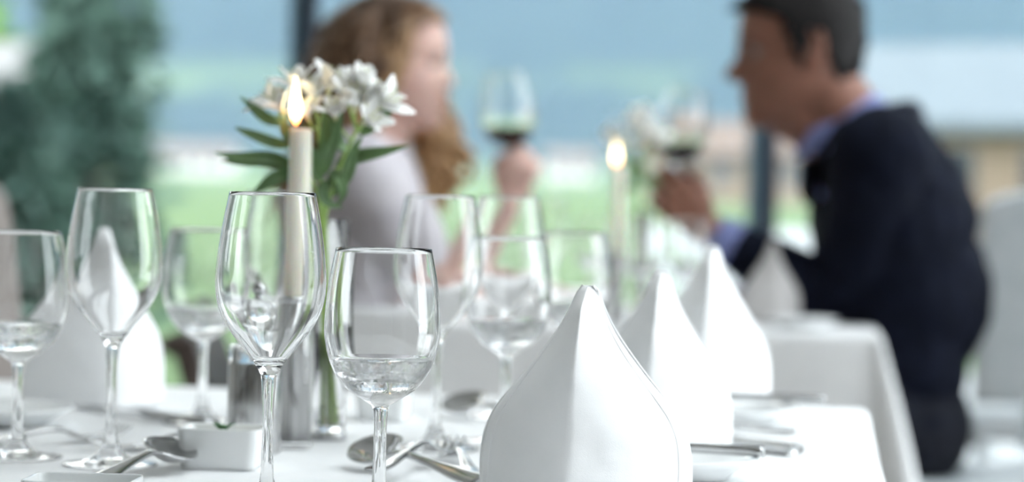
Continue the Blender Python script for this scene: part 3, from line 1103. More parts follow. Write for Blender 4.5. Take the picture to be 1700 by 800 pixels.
# ------------------------------------------------------------------ candles
def candle_set(px, s, lab_h, lab_c, lean=0.0):
    p = on_table(px, s)
    h = empty('candle_holder', (p.x, p.y, TABLE_Z + 0.0006))
    tag(h, lab_h, 'candle holder', 'steel candle holders')
    r = 0.0145
    mesh_obj('tube', *lathe([(0, .0), (r, .0), (r, .1235), (r - .0006, .1245), (r - .0030, .1245), (r - .0032, .110), (0, .110)], 40), M['brushed'], h)
    mesh_obj('collar', *lathe([(r + .0001, .117), (r + .0014, .1176), (r + .0014, .1234), (r + .0001, .124)], 40), M['steel'], h)
    c = empty('candle', (p.x, p.y, TABLE_Z + 0.111))
    tag(c, lab_c, 'candle', 'burning ivory candles')
    L = 0.282 - 0.111
    mesh_obj('wax', *lathe([(0, 0), (.0108, 0), (.0110, .02), (.0103, L - .004), (.0102, L - .001), (.0094, L + .0006), (.007, L - .0012), (.003, L - .003), (0, L - .0034)], 40), M['wax'], c)
    mesh_obj('wick', *tube([(0, 0, L - .004), (.0003, 0, L + .004), (.0014, .0003, L + .009)], [.0008, .0008, .0006], 6), M['wick'], c)
    fl = []
    for t, w in ((0, 0), (.06, .0022), (.16, .0044), (.30, .0055), (.45, .0050), (.62, .0036), (.80, .0019), (.93, .0007), (1, 0)):
        fl.append((w, L + .0035 + .045 * t))
    fp = spline(fl, 4)
    fp = [(max(0.0, a), b) for a, b in fp]
    fp[0] = (0, fp[0][1]); fp[-1] = (0, fp[-1][1])
    f = mesh_obj('flame', *lathe(fp, 24), M['flame'], c)
    f.rotation_euler = (0, R(-1.5), 0)
    return p


candle_set(489, 18.5, 'steel candle holder beside the flower vase in front', 'lit ivory candle before the white flowers in front')
candle_set(1022, 9.1, 'steel candle holder on the couple\'s table', 'lit blurred candle on the couple\'s table between their hands')


# ------------------------------------------------------------------ vases with alstroemeria
def vase(px, s, label):
    p = on_table(px, s)
    e = empty('glass_vase', (p.x, p.y, TABLE_Z + 0.0006))
    tag(e, label, 'vase', 'slim glass tube vases')
    r, h = 0.0148, 0.2010
    mesh_obj('glass_tube', *lathe([(0, .0075), (r - .001, .0075), (r, .009), (r, h - .0006), (r - .0007, h), (r - .0010, h - .0006), (r - .0011, .016), (r - .004, .0125), (0, .012)], 48), M['glass'], e)
    mesh_obj('steel_ring', *lathe([(0, 0), (r + .0012, 0), (r + .0018, .0008), (r + .0018, .0060), (r + .0010, .0070), (0, .0070)], 48), M['steel'], e)
    ri = r - .00105
    mesh_obj('water', *lathe([(0, .0122), (ri - .003, .0128), (ri, .0165), (ri, .094), (0, .094)], 48), M['water'], e)
    return p


def blade_leaf(path, width, parent, thick=0.0004):
    """lanceolate leaf along a path (local Vectors), slightly folded along the midrib"""
    pts = spline([tuple(p) for p in path], 6)
    V, F = [], []
    n = len(pts)
    for i, p in enumerate(pts):
        p = Vector(p)
        t = i / (n - 1)
        d = (Vector(pts[min(i + 1, n - 1)]) - Vector(pts[max(i - 1, 0)])).normalized()
        side = d.cross(Vector((0.25, -1.0, 0.35))).normalized()
        nn = side.cross(d)
        w = width * (math.sin(math.pi * min(1, 0.05 + 0.95 * t ** 0.72)) ** 1.1) + 0.0003
        for u in (-1, -0.5, 0, 0.5, 1):
            V.append(p + side * (w * u) + nn * (abs(u) * w * 0.35))
    for i in range(n - 1):
        for k in range(4):
            a = i * 5 + k
            F.append((a, a + 1, a + 6, a + 5))
    o = mesh_obj('leaf', V, F, M['leaf'], parent)
    solidify(o, thick, 0)
    return o


def petal_mesh(L, W, curl, seed):
    V, F = [], []
    n, mseg = 9, 6
    for i in range(n + 1):
        t = i / n
        w = W * (math.sin(math.pi * (0.10 + 0.86 * t) ** 1.25)) ** 0.75 + 0.0006
        ang = R(18) + curl * t
        x = L * (t * math.cos(R(40)) + 0.12 * t * t * curl)
        z = L * (t * math.sin(R(52)) - 0.30 * curl * t * t)
        for k in range(mseg + 1):
            u = -1 + 2 * k / mseg
            V.append((x, w * u, z + 0.22 * w * u * u + 0.0012 * math.sin(7 * t + 5 * u + seed) * t))
    for i in range(n):
        for k in range(mseg):
            a = i * (mseg + 1) + k
            F.append((a, a + 1, a + mseg + 2, a + mseg + 1))
    me = bpy.data.meshes.new('petal')
    me.from_pydata(V, [], F)
    me.materials.append(M['petal'])
    me.polygons.foreach_set('use_smooth', [True] * len(me.polygons))
    return me


PETALS = [petal_mesh(0.040, 0.0088, 0.55, 0), petal_mesh(0.038, 0.0074, 0.85, 2), petal_mesh(0.034, 0.0080, 0.25, 4), petal_mesh(0.028, 0.0076, 0.05, 1)]


def blossom(pos, direction, size, parent, rnd):
    """a calyx with petals as its children"""
    c = mesh_obj('blossom', *lathe([(0, -.006), (.0022, -.005), (.0034, .001), (.0026, .008), (0, .010)], 12), M['petal_centre'], parent)
    q = Vector((0, 0, 1)).rotation_difference(Vector(direction).normalized())
    c.location = pos
    c.rotation_mode = 'QUATERNION'
    c.rotation_quaternion = q
    size *= 0.84
    c.scale = (size, size, size)
    off = rnd.uniform(0, 6)
    for ringn, n, kinds in ((0, 4, (0, 1)), (1, 3, (2, 3)), (2, 2, (3,))):
        for k in range(n):
            o = bpy.data.objects.new('petal', PETALS[rnd.choice(kinds)])
            link(o, c)
            sm = o.modifiers.new('thickness', 'SOLIDIFY')
            sm.thickness = 0.0005
            a = off + ringn * 0.6 + 2 * math.pi * k / n + rnd.uniform(-.15, .15)
            o.rotation_euler = (rnd.uniform(-.15, .15), rnd.uniform(-0.25, 0.15) - ringn * 0.20, a)
            kk = rnd.uniform(0.85, 1.1) * (1 - 0.12 * ringn)
            o.scale = (kk, kk, kk)
    for k in range(4):
        a = off + k * 1.6
        mesh_obj('stamen', *tube([(0, 0, .005), (.004 * math.cos(a), .004 * math.sin(a), .018), (.007 * math.cos(a), .007 * math.sin(a), .027)], [.0004, .0004, .0008], 5), M['petal_centre'], c)
    return c


def flower_stem(vbase, s, foot, path, blooms, leaves, label, seed, leaf_w=0.0060):
    """path, blooms, leaves in photo pixels with a depth offset in cm; converted to metres round the vase foot"""
    rnd = random.Random(seed)
    e = empty('flower_stem', (vbase.x, vbase.y, TABLE_Z + 0.0145))
    tag(e, label, 'flower', 'white alstroemeria stems')
    org = Vector(e.location)

    def w(px, py, dz=0.0):
        return at(px, py, s) + Vector((0, dz * CM, 0)) - org
    pts = [Vector(foot)] + [w(*q) for q in path]
    sp = spline([tuple(p) for p in pts], 6)
    mesh_obj('stem', *tube(sp, [0.0020 - 0.0007 * i / len(sp) for i in range(len(sp))], 8), M['stem'], e)
    for bx, by, bz, dx, dz, size, fx, fy in blooms:
        c = w(bx, by, bz)
        st = w(fx, fy, bz * 0.4)
        mesh_obj('pedicel', *tube([st, st.lerp(c, 0.5) + Vector((0, 0, -.003)), c - Vector((dx, bz * 0.05, dz)).normalized() * 0.004], [.0013, .0011, .0014], 6), M['stem'], e)
        blossom(c, (dx, -0.25 + bz * 0.12, dz), size, e, rnd)
    for lf in leaves:
        blade_leaf([w(*q) for q in lf], leaf_w * rnd.uniform(0.85, 1.15), e)
    return e


vb = vase(545, 18.15, 'slim glass vase of white flowers beside the lit candle in front')
S = 18.4
flower_stem(vb, S, (-.004, .002, 0), [(532, 400, 0), (530, 330, -.3), (505, 270, -.5), (478, 215, 0)],
            [(470, 185, -0.8, -0.55, 0.8, 0.95, 478, 215), (492, 150, 0.5, -0.1, 1, 0.9, 480, 205), (455, 175, 1.8, -0.8, 0.5, 0.85, 476, 220)],
            [[(484, 274, 0), (450, 264, -.6), (400, 262, -1.2), (358, 254, -1.4)],
             [(484, 282, 0), (450, 268, .6), (400, 268, .9), (366, 268, .8)],
             [(478, 242, 0), (450, 236, -.6), (415, 222, -1.0), (392, 212, -1.0)],
             [(468, 206, 0.5), (440, 196, .4), (418, 178, .2), (398, 160, 0)],
             [(490, 285, 0), (468, 292, -1), (445, 305, -1.6), (420, 324, -1.8)],
             [(500, 262, 0), (488, 240, -1), (474, 215, -1.2), (462, 188, -1.0)]],
            'white flower stem leaning left behind the candle with long side leaves', 11)
flower_stem(vb, S, (.003, -.003, 0), [(534, 400, .2), (534, 330, .2), (530, 270, .8), (526, 200, 1.0)],
            [(520, 165, 1.5, -0.1, 1, 1.0, 526, 205), (545, 150, 0.8, 0.25, 1, 1.0, 528, 205), (512, 195, -0.6, -0.3, 0.6, 0.8, 524, 215)],
            [[(531, 300, 0), (522, 270, -1), (510, 240, -1.5), (508, 205, -1.3)],
             [(534, 290, 0), (545, 262, -1.6), (560, 225, -2.0), (572, 178, -1.6)],
             [(530, 280, .4), (538, 240, .2), (540, 205, .2), (538, 172, .4)]],
            'upright white flower stem right behind the candle flame', 12)
flower_stem(vb, S, (.0005, .004, 0), [(538, 400, 0), (540, 335, 0), (560, 275, .3), (592, 215, .6)],
            [(590, 180, -0.8, 0.1, 1, 1.1, 592, 215), (612, 172, 0.6, 0.5, 0.8, 1.05, 594, 212), (575, 160, 1.4, -0.15, 1, 1.0, 590, 212), (606, 205, -1.4, 0.5, 0.3, 0.9, 594, 218)],
            [[(560, 276, 0), (592, 262, -.8), (640, 252, -1.2), (680, 242, -1.2)],
             [(596, 222, 0.5), (620, 205, .6), (645, 180, .5), (660, 142, .4)],
             [(548, 310, 0), (560, 290, -1.2), (572, 318, -1.8), (560, 345, -1.6)],
             [(575, 250, 0), (562, 235, -1), (556, 205, -1.4), (558, 172, -1.2)]],
            'white flower stem leaning right with the topmost blossoms towards the woman', 13)
flower_stem(vb, S, (.005, .003, 0), [(541, 400, -.3), (546, 340, -.6), (572, 262, -.8), (604, 200, -.6)],
            [(628, 178, -0.4, 0.8, 0.5, 1.0, 604, 200), (600, 150, 0.2, 0.25, 1, 0.95, 604, 200), (560, 195, -1.8, -0.1, 0.7, 0.85, 585, 235)],
            [[(552, 325, -.4), (578, 290, -1.4), (590, 250, -1.8), (604, 225, -1.4)],
             [(545, 300, -.4), (538, 320, -1.4), (548, 338, -1.8), (572, 344, -1.6)]],
            'white flower stem leaning farthest right with a drooping lower leaf', 14)

vb2 = vase(1062, 9.0, 'slim glass vase of blurred flowers on the couple\'s table')
S2 = 9.0
flower_stem(vb2, S2, (-.003, 0, 0), [(1060, 360, 0), (1056, 310, 0), (1040, 270, 0)],
            [(1035, 245, 0, -0.5, 0.8, 1.2, 1040, 270), (1050, 215, 0.5, -0.1, 1, 1.3, 1042, 262), (1020, 225, -.5, -0.8, 0.5, 1.0, 1040, 270)],
            [[(1056, 310, 0), (1040, 312, 0), (1026, 330, 0)], [(1054, 300, 0), (1046, 280, -1), (1040, 255, -1)]],
            'blurred white flower stem leaning towards the candle on the couple\'s table', 21, 0.010)
flower_stem(vb2, S2, (.003, .002, 0), [(1063, 360, 0), (1066, 310, 0), (1076, 262, 0)],
            [(1070, 225, 0, 0.1, 1, 1.4, 1076, 262), (1086, 240, -.6, 0.5, 0.7, 1.2, 1076, 262), (1062, 250, 1, -0.2, 0.8, 1.2, 1074, 268), (1064, 198, .4, 0, 1, 1.1, 1072, 255)],
            [[(1066, 305, 0), (1082, 300, -1), (1096, 310, -1)], [(1068, 300, 0), (1060, 280, -1), (1058, 260, -1)]],
            'blurred white flower stem standing upright by the man\'s wine glass', 22, 0.010)

# glasses standing on the couple's table
p0 = (('water_goblet', gob0, 1142, 9.2, 'far goblet on the couple\'s table below the man\'s hand'),
      ('water_goblet', gob0, 1064, 9.28, 'far goblet on the couple\'s table beside the vase'),
      ('water_goblet', gob0, 985, 8.9, 'far goblet on the couple\'s table left of the candle'),
      ('wine_glass', wine0, 905, 8.6, 'far wine glass on the couple\'s table before the woman'))
for nm, pr, px, s, lab in p0:
    place_glass(pr, px, s, lab, 'glasses on the couple\'s table')
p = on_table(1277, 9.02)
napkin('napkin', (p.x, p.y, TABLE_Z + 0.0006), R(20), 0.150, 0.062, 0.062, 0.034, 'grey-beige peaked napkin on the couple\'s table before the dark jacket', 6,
       vary(mat('painted_shade_linen', (0.46, 0.44, 0.43), 0.8), (0.50, 0.48, 0.47), 30))  # grey-beige base colour paints in the shade over this napkin


# ------------------------------------------------------------------ people
TMP = bpy.data.scenes.new('melting_pot')


class Blob:
    """closed shapes melted into one continuous surface by a voxel remesh"""

    def __init__(self, org, k=1.0):
        self.V, self.F, self.org, self.k = [], [], Vector(org), k

    def add(self, V, F):
        b = len(self.V)
        self.V += [Vector(v) - self.org for v in V]
        self.F += [tuple(i + b for i in f) for f in F]

    def cap(self, p0, r0, p1, r1, flat=None, seg=16):
        """tapered capsule; flat = (direction, factor) squeezes it along a direction"""
        p0, p1 = Vector(p0), Vector(p1)
        r0, r1 = r0 * self.k, r1 * self.k
        d = p1 - p0
        L = d.length or 1e-5
        d = d / L
        n = d.orthogonal().normalized()
        b = d.cross(n)
        rings = []
        for k in range(1, 5): 
            a = math.pi / 2 * k / 5
            rings.append((-r0 * math.cos(a), r0 * math.sin(a)))
        rings.append((0, r0))
        rings.append((L, r1))
        for k in range(4, 0, -1):
            a = math.pi / 2 * k / 5
            rings.append((L + r1 * math.cos(a), r1 * math.sin(a)))
        V = [p0 - d * r0]
        for x, r in rings:
            for k in range(seg):
                a = 2 * math.pi * k / seg
                V.append(p0 + d * x + (n * math.cos(a) + b * math.sin(a)) * r)
        V.append(p1 + d * r1)
        F = [(0, 1 + (k + 1) % seg, 1 + k) for k in range(seg)]
        m = len(rings)
        for i in range(m - 1):
            for k in range(seg):
                k2 = (k + 1) % seg
                F.append((1 + i * seg + k, 1 + i * seg + k2, 1 + (i + 1) * seg + k2, 1 + (i + 1) * seg + k))
        e = len(V) - 1
        F += [(e, 1 + (m - 1) * seg + k, 1 + (m - 1) * seg + (k + 1) % seg) for k in range(seg)]
        if flat:
            fd, fk = Vector(flat[0]).normalized(), flat[1]
            mid = (p0 + p1) / 2
            V = [v - fd * ((v - mid).dot(fd) * (1 - fk)) for v in V]
        self.add(V, F)

    def chain(self, pts, radii, **k):
        for i in range(len(pts) - 1): self.cap(pts[i], radii[i], pts[i + 1], radii[i + 1], **k)

    def ell(self, c, r, rot=None, seg=20):
        V, F = lathe([(math.sin(math.pi * k / 14), -math.cos(math.pi * k / 14)) if 0 < k < 14 else (0, -math.cos(math.pi * k / 14)) for k in range(15)], seg)
        V = [Vector((v[0] * r[0], v[1] * r[1], v[2] * r[2])) * self.k for v in V]
        if rot is not None: V = [rot @ v for v in V]
        self.add([Vector(c) + v for v in V], F)

    def finish(self, name, m, parent, voxel=0.006, smooth=3, wrinkle=0.0, wscale=12.0, seed=0, cut=None):
        me = bpy.data.meshes.new(name)
        me.from_pydata([tuple(v) for v in self.V], [], self.F)
        o = bpy.data.objects.new(name, me)
        TMP.collection.objects.link(o)
        rm = o.modifiers.new('melt', 'REMESH')
        rm.mode = 'VOXEL'
        rm.voxel_size = voxel
        if smooth:
            sm = o.modifiers.new('soften', 'SMOOTH')
            sm.factor = 0.5
            sm.iterations = smooth
        with bpy.context.temp_override(scene=TMP, view_layer=TMP.view_layers[0]):
            dg = bpy.context.evaluated_depsgraph_get()
        new = bpy.data.meshes.new_from_object(o.evaluated_get(dg))
        new.name = name
        bpy.data.objects.remove(o)
        bpy.data.meshes.remove(me)
        o = link(bpy.data.objects.new(name, new))
        if wrinkle:
            out = []
            for v, nv in zip([v.co.copy() for v in new.vertices], [v.vector.copy() for v in new.vertex_normals]):
                p = v * wscale
                k = noise.noise(Vector((p.x, p.y * 0.8, p.z * 2.2)) + Vector((seed, 0, 0))) + 0.5 * noise.noise(p * 2.3)
                out.extend(v + nv * (wrinkle * k))
            new.vertices.foreach_set('co', out)
            new.update()
        if cut:
            bm = bmesh.new()
            bm.from_mesh(new)
            kill = [f for f in bm.faces if cut(f.calc_center_median() + self.org)]
            bmesh.ops.delete(bm, geom=kill, context='FACES')
            bm.to_mesh(new)
            bm.free()
        new.materials.clear()
        new.materials.append(m)
        new.polygons.foreach_set('use_smooth', [True] * len(new.polygons))
        o.parent = parent
        return o


HEAD = [(-12.0, 7.2, 4.5, 1.2), (-11.6, 8.3, 1.5, 2.6), (-11.0, 8.8, -0.5, 3.6), (-10.0, 9.0, -3.0, 4.6), (-8.0, 8.9, -6.0, 5.6), (-6.0, 9.0, -7.4, 6.2), (-4.0, 9.1, -8.4, 6.7),
        (-2.0, 8.9, -9.1, 7.0), (0.0, 8.7, -9.7, 7.2), (2.0, 9.5, -10.1, 7.4), (4.0, 9.5, -10.2, 7.5), (6.0, 9.1, -9.9, 7.4), (8.0, 8.0, -9.1, 6.8), (9.6, 6.2, -7.8, 5.8), (10.8, 4.0, -5.8, 4.4),
        (11.5, 1.8, -3.6, 2.6), (11.8, 0.0, -1.8, 0.8)]
NOSE = [(-5.2, 0), (-4.6, 0.35), (-4.1, 1.7), (-3.5, 2.7), (-2.9, 2.8), (-2.0, 2.2), (-1.0, 1.6), (0.0, 1.05), (1.0, 0.75), (2.2, 0.2), (3, 0)]


class Head:
    def __init__(self, centre, fwd, up, k):
        self.c, self.k = Vector(centre), k * CM
        self.f = Vector(fwd).normalized()
        u = Vector(up)
        self.l = u.cross(self.f).normalized()
        self.u = self.f.cross(self.l).normalized()

    def p(self, f, l, u):
        return self.c + (self.f * f + self.l * l + self.u * u) * self.k

    def loft(self, grow=0.0, female=False):
        seg, V, us = 56, [], []
        u = -12.0
        while u < 11.81:
            us.append(u)
            u += 0.4
        for u in us:
            fr, bk, w = interp(HEAD, u)
            if female:
                w *= 0.95
                if u < -5: w *= 0.94
            fr += grow; bk -= grow; w += grow
            mid, a = (fr + bk) / 2, (fr - bk) / 2
            for k in range(seg):
                th = 2 * math.pi * k / seg
                ct, st = math.cos(th), math.sin(th)
                f = mid + a * math.copysign(abs(ct) ** 0.88, ct)
                l = w * math.copysign(abs(st) ** 0.92, st)
                if ct > 0 and not grow:
                    nz = interp([(a_, b_) for a_, b_ in NOSE], u)[0] * (0.95 if female else 1.22)
                    sg = 0.95 + 0.5 * max(0.0, min(1.0, (-u) / 3.5))
                    f += nz * math.exp(-(l / sg) ** 2)
                    f += 0.55 * math.exp(-(l / 2.3) ** 2) * (math.exp(-((u + 6.2) / 0.5) ** 2) + math.exp(-((u + 7.4) / 0.55) ** 2))
                    f += 0.65 * math.exp(-(l / 2.2) ** 2) * math.exp(-((u + 10) / 1.1) ** 2)
                    for s_ in (-1, 1):
                        f -= 1.15 * math.exp(-((l - s_ * 3.2) / 1.5) ** 2 - ((u - 0.3) / 1.0) ** 2)
                        f += 0.35 * math.exp(-((l - s_ * 3.2) / 2.0) ** 2 - ((u - 2.1) / 0.7) ** 2)
                V.append(self.p(f, l, u + (grow if u > 8 else 0)))
        F = []
        for i in range(len(us) - 1):
            for k in range(seg):
                k2 = (k + 1) % seg
                F.append((i * seg + k, i * seg + k2, (i + 1) * seg + k2, (i + 1) * seg + k))
        n = len(us)
        F.append(tuple(reversed(range(seg))))
        F.append(tuple(range((n - 1) * seg, n * seg)))
        return V, F

    def ears(self, bl):
        k = self.k
        for s_ in (-1, 1):
            pts = []
            for j in range(9):
                a = R(-60 + 300 * j / 8)
                pts.append(self.p(-1.3 - 1.5 * math.cos(a) * 0.95, s_ * (7.5 + 0.5 * max(0, -math.cos(a + 3.14))), 0.2 + 2.6 * math.sin(a)))
            bl.chain(pts, [0.5 * k] * len(pts), seg=8)
            bl.cap(self.p(-1.0, s_ * 7.1, 1.4), 0.9 * k, self.p(-0.8, s_ * 7.2, -1.8), 0.7 * k, seg=10)

    def details(self, parent, org, skin, lipm, browm):
        k = self.k
        def ball(name, pos, r, m, sc=(1, 1, 1)):
            prof = [(math.sin(math.pi * j / 12) if 0 < j < 12 else 0, -math.cos(math.pi * j / 12)) for j in range(13)]
            V, F = lathe(prof, 20)
            V = [pos + (self.f * v[0] * sc[0] + self.l * v[1] * sc[1] + self.u * v[2] * sc[2]) * r - org for v in V]
            return mesh_obj(name, V, F, m, parent)
        for s_ in (-1, 1):
            e = ball('eye', self.p(6.95, s_ * 3.1, 0.3), 1.15 * k, M['eye'])
            V, F = lathe([(0, 0.0), (0.55, -0.03), (0.6, -0.12)], 16)
            pos = self.p(6.95, s_ * 3.1, 0.3)
            Vi = [pos + (self.f * (1.17 + v[2]) + self.l * v[0] + self.u * v[1]) * k - org for v in V]
            mesh_obj('iris', Vi, [tuple(reversed(f)) for f in F], M['iris'], e)
            br = [self.p(9.2 - 0.10 * abs(j - 1.5) - 0.35 * max(0, j - 1), s_ * (1.6 + j * 1.05), 2.0 + 0.5 * math.sin(j * 0.9)) - org for j in range(4)]
            mesh_obj('eyebrow', *tube(br, [0.28 * k, 0.34 * k, 0.3 * k, 0.16 * k], 8), browm, parent)
            # eyelid rim
            lid = [self.p(8.25 - 0.22 * (j - 2) ** 2 * 0.5, s_ * (2.1 + j * 0.52), 0.75 - 0.13 * (j - 2) ** 2) - org for j in range(5)]
            mesh_obj('eyelid', *tube(lid, 0.17 * k, 6), skin, parent)
        for uu, rr_ in ((-6.25, 0.42), (-7.3, 0.5)):
            lp = [self.p(9.25 - 0.30 * (j - 3) ** 2 * 0.33, (j - 3) * 0.8, uu + (0.1 if uu > -7 else -0.05) * (1 - abs(j - 3) / 3)) - org for j in range(7)]
            mesh_obj('lip', *tube(lp, [0.1 * k, 0.3 * k, rr_ * k, rr_ * 1.05 * k, rr_ * k, 0.3 * k, 0.1 * k], 8), lipm, parent)


def hand(bl, wrist, d, n, t, curls, thumb=(0.55, 0.55, 0.55), k=1.0):
    """palm and five fingers; d points to the fingers, n out of the palm, t to the thumb side"""
    d, n, t = Vector(d).normalized(), Vector(n).normalized(), Vector(t).normalized()
    w = Vector(wrist)
    lens = ((.043, .026, .021), (.047, .030, .022), (.044, .027, .021), (.034, .021, .019))
    rad = (.0088, .0090, .0085, .0076)
    for i in range(4):
        kb = w + (d * (.088 - .004 * abs(i - 1)) + t * (.030 - .0195 * i)) * k
        bl.cap(w + (d * .012 + t * (.014 - .010 * i)) * k, .013 * k, kb, .0112 * k, seg=10)
        a, p = 0.0, kb
        for j in range(3):
            a += curls[i][j]
            q = p + (d * math.cos(a) + n * math.sin(a)) * lens[i][j] * k
            bl.cap(p, rad[i] * (1 - .07 * j) * k, q, rad[i] * (.93 - .09 * j) * k, seg=10)
            p = q
    b = w + (d * .022 + t * .020 + n * .006) * k
    v1 = (d * .75 + t * .62 + n * .30).normalized()
    m1 = b + v1 * .045 * k
    v2 = (d * .70 + t * (.50 - thumb[0] * .4) + n * thumb[0]).normalized()
    m2 = m1 + v2 * .032 * k
    v3 = (d * .6 + t * (.3 - thumb[1] * .5) + n * thumb[1] * 1.2).normalized()
    m3 = m2 + v3 * .026 * k
    bl.chain([b, m1, m2, m3], [.015 * k, .0115 * k, .0102 * k, .0085 * k], seg=10)


def tufts(head, n, rnd, where, length, rad, flow):
    """short tapering locks over a scalp; where(f,l,u) accepts a root"""
    V, F = [], []
    tries = 0
    made = 0
    while made < n and tries < n * 40:
        tries += 1
        u = rnd.uniform(-7, 11.6)
        fr, bk, w = interp(HEAD, u)
        th = rnd.uniform(0, 2 * math.pi)
        f, l = (fr + bk) / 2 + (fr - bk) / 2 * math.cos(th), w * math.sin(th)
        if not where(f, l, u): continue
        made += 1
        out = Vector((math.cos(th) * 0.9, math.sin(th), max(0.0, (u - 4) / 6))).normalized()
        fl = flow(f, l, u)
        fl = (fl - out * fl.dot(out)).normalized()
        p0 = Vector((f, l, u)) + out * 0.3
        L = length * rnd.uniform(0.7, 1.3)
        pts = []
        for j in range(4):
            s_ = j / 3
            q = p0 + fl * (L * s_) + out * (0.55 * math.sin(s_ * 2.2) - 0.25 * s_ + rnd.uniform(-.08, .08))
            pts.append(head.p(q.x, q.y, q.z))
        v, fc = tube(pts, [rad * head.k, rad * 1.1 * head.k, rad * 0.8 * head.k, rad * 0.15 * head.k], 5)
        b = len(V)
        V += v
        F += [tuple(i + b for i in q) for q in fc]
    return V, F


# ---- the man on the right
def build_man():
    sM, sN, sFr = 8.72, 9.06, 8.38
    org = Vector((at(1560, 600, sM).x, at(1560, 600, sM).y, 0.0))
    root = empty('person', org)
    tag(root, 'man in a navy jacket facing left and raising a glass of red wine', 'person')
    W = lambda px, py, s=sM: at(px, py, s)
    hd = Head(W(1326, 86), (-1, -0.03, -0.07), (0, 0, 1), 1.20)
    K = 1.12
    body = Blob(org, 1.05)
    body.add(*hd.loft())
    hd.ears(body)
    body.cap(hd.p(-2.8, 0, -5.0), .062 * K, W(1424, 232), .066 * K)
    body.cap(hd.p(2.0, 0, -9.0), .048 * K, W(1405, 240), .052 * K)
    body.ell(W(1462, 300), (.11, .17, .14))
    body.ell(W(1490, 430), (.115, .155, .17))
    body.ell(W(1515, 590), (.08, .15, .15))
    body.ell(W(1520, 690), (.09, .165, .11))
    shL, elL, wrL = W(1457, 262, sN), W(1388, 512, 8.82), W(1178, 384, 8.85)
    shR, elR, wrR = W(1470, 268, sFr), W(1400, 500, 8.4), W(1235, 500, 8.3)
    body.chain([W(1435, 235), shL, elL, wrL], [.06, .058, .045, .031])
    body.chain([W(1440, 235), shR, elR, wrR], [.06, .058, .045, .031])
    dL = Vector((-.74, 0.02, .67)).normalized()
    nL = Vector((-.10, 1, .05)).normalized()
    tL = nL.cross(dL).normalized()
    hand(body, wrL + dL * .004, dL, nL, tL, [(.75, .95, .6), (.85, 1.0, .6), (.95, 1.0, .6), (1.05, 1.0, .6)], (.75, .6, .5), K)
    dR = Vector((-1, 0.05, -.02)).normalized()
    nR = Vector((0, -.1, -1)).normalized()
    hand(body, wrR, dR, nR, Vector((0, -1, 0)), [(.15, .25, .2)] * 4, (.2, .2, .2), K)
    hipL, hipR = W(1522, 705, 8.92), W(1522, 705, 8.52)
    legs = []
    for hp, s_ in ((hipL, -1), (hipR, 1)):
        kn = Vector((hp.x - .46, hp.y + s_ * .05, .53))
        an = Vector((kn.x + .06, kn.y, .09))
        legs.append((hp, kn, an))
        body.chain([hp, kn, an], [.075, .05, .038])
        body.chain([an, Vector((an.x - .15, an.y + s_ * .02, .045))], [.036, .03])
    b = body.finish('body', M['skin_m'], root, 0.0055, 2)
    hd.details(root, org, M['skin_m'], vary(mat('man_lip', (.30, .14, .11), .5), (.34, .16, .13), 40), M['hair_m'])
    # shirt: collar, front and cuff
    sh = Blob(org, 1.05)
    sh.cap(W(1418, 222), .074 * K, W(1450, 285), .095 * K)
    sh.ell(W(1458, 320), (.122, .165, .13))
    sh.cap(wrL.lerp(elL, .13), .043, wrL.lerp(elL, .45), .05)
    sh.cap(wrR.lerp(elR, .10), .040, wrR.lerp(elR, .45), .046)
    sh.finish('shirt', M['shirt'], root, 0.006, 2, .0015, 20)
    ring = []
    nb = W(1416, 226)
    for k in range(25):
        a = 2 * math.pi * k / 24
        rx, ry = .083 * K, .076 * K
        q = nb + Vector((-math.cos(a) * rx, math.sin(a) * ry, .012 - .030 * math.cos(a)))
        ring.append(q - org)
    V, F = [], []
    for k, q in enumerate(ring):
        a = 2 * math.pi * k / 24
        out = Vector((-math.cos(a), math.sin(a), 0))
        V += [q - Vector((0, 0, .016)), q + Vector((0, 0, .028)), q + out * .012 + Vector((0, 0, .022)), q + out * .020 - Vector((0, 0, .028))]
    for k in range(24):
        for j in range(3):
            a = k * 4 + j
            F.append((a, a + 4, a + 5, a + 1))
    c = mesh_obj('shirt_collar', V, F, M['shirt'], root)
    solidify(c, .002, 0)
    # jacket
    jk = Blob(org, 1.05)
    jk.ell(W(1458, 285), (.118, .195, .125))
    jk.ell(W(1482, 375), (.148, .205, .17))
    jk.ell(W(1508, 490), (.145, .195, .17))
    jk.ell(W(1513, 600), (.095, .19, .15))
    jk.ell(W(1512, 690), (.092, .19, .09))
    jk.cap(W(1452, 228), .060, W(1470, 262, 8.98), .082)
    jk.cap(W(1452, 228), .060, W(1475, 262, 8.46), .082)
    cuffL = wrL.lerp(elL, .30)
    jk.chain([shL + Vector((.005, 0, .004)), shL.lerp(elL, .5) + Vector((.02, -.012, 0)), elL, cuffL], [.088, .078, .066, .049])
    cuffR = wrR.lerp(elR, .24)
    jk.chain([shR, elR, cuffR], [.086, .066, .049])
    def opened(c):
        # the front opening below the chin and the neck hole
        q = c - nb
        return (q.x ** 2 / (.080 * K) ** 2 + q.y ** 2 / (.080 * K) ** 2 < 1 and q.z > -.045) or (abs(q.y) < max(.0, .055 + .33 * q.z) and q.x < -.02 and q.z > -.16)
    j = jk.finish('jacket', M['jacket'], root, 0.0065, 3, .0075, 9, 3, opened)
    solidify(j, .004, 1)
    lap = []
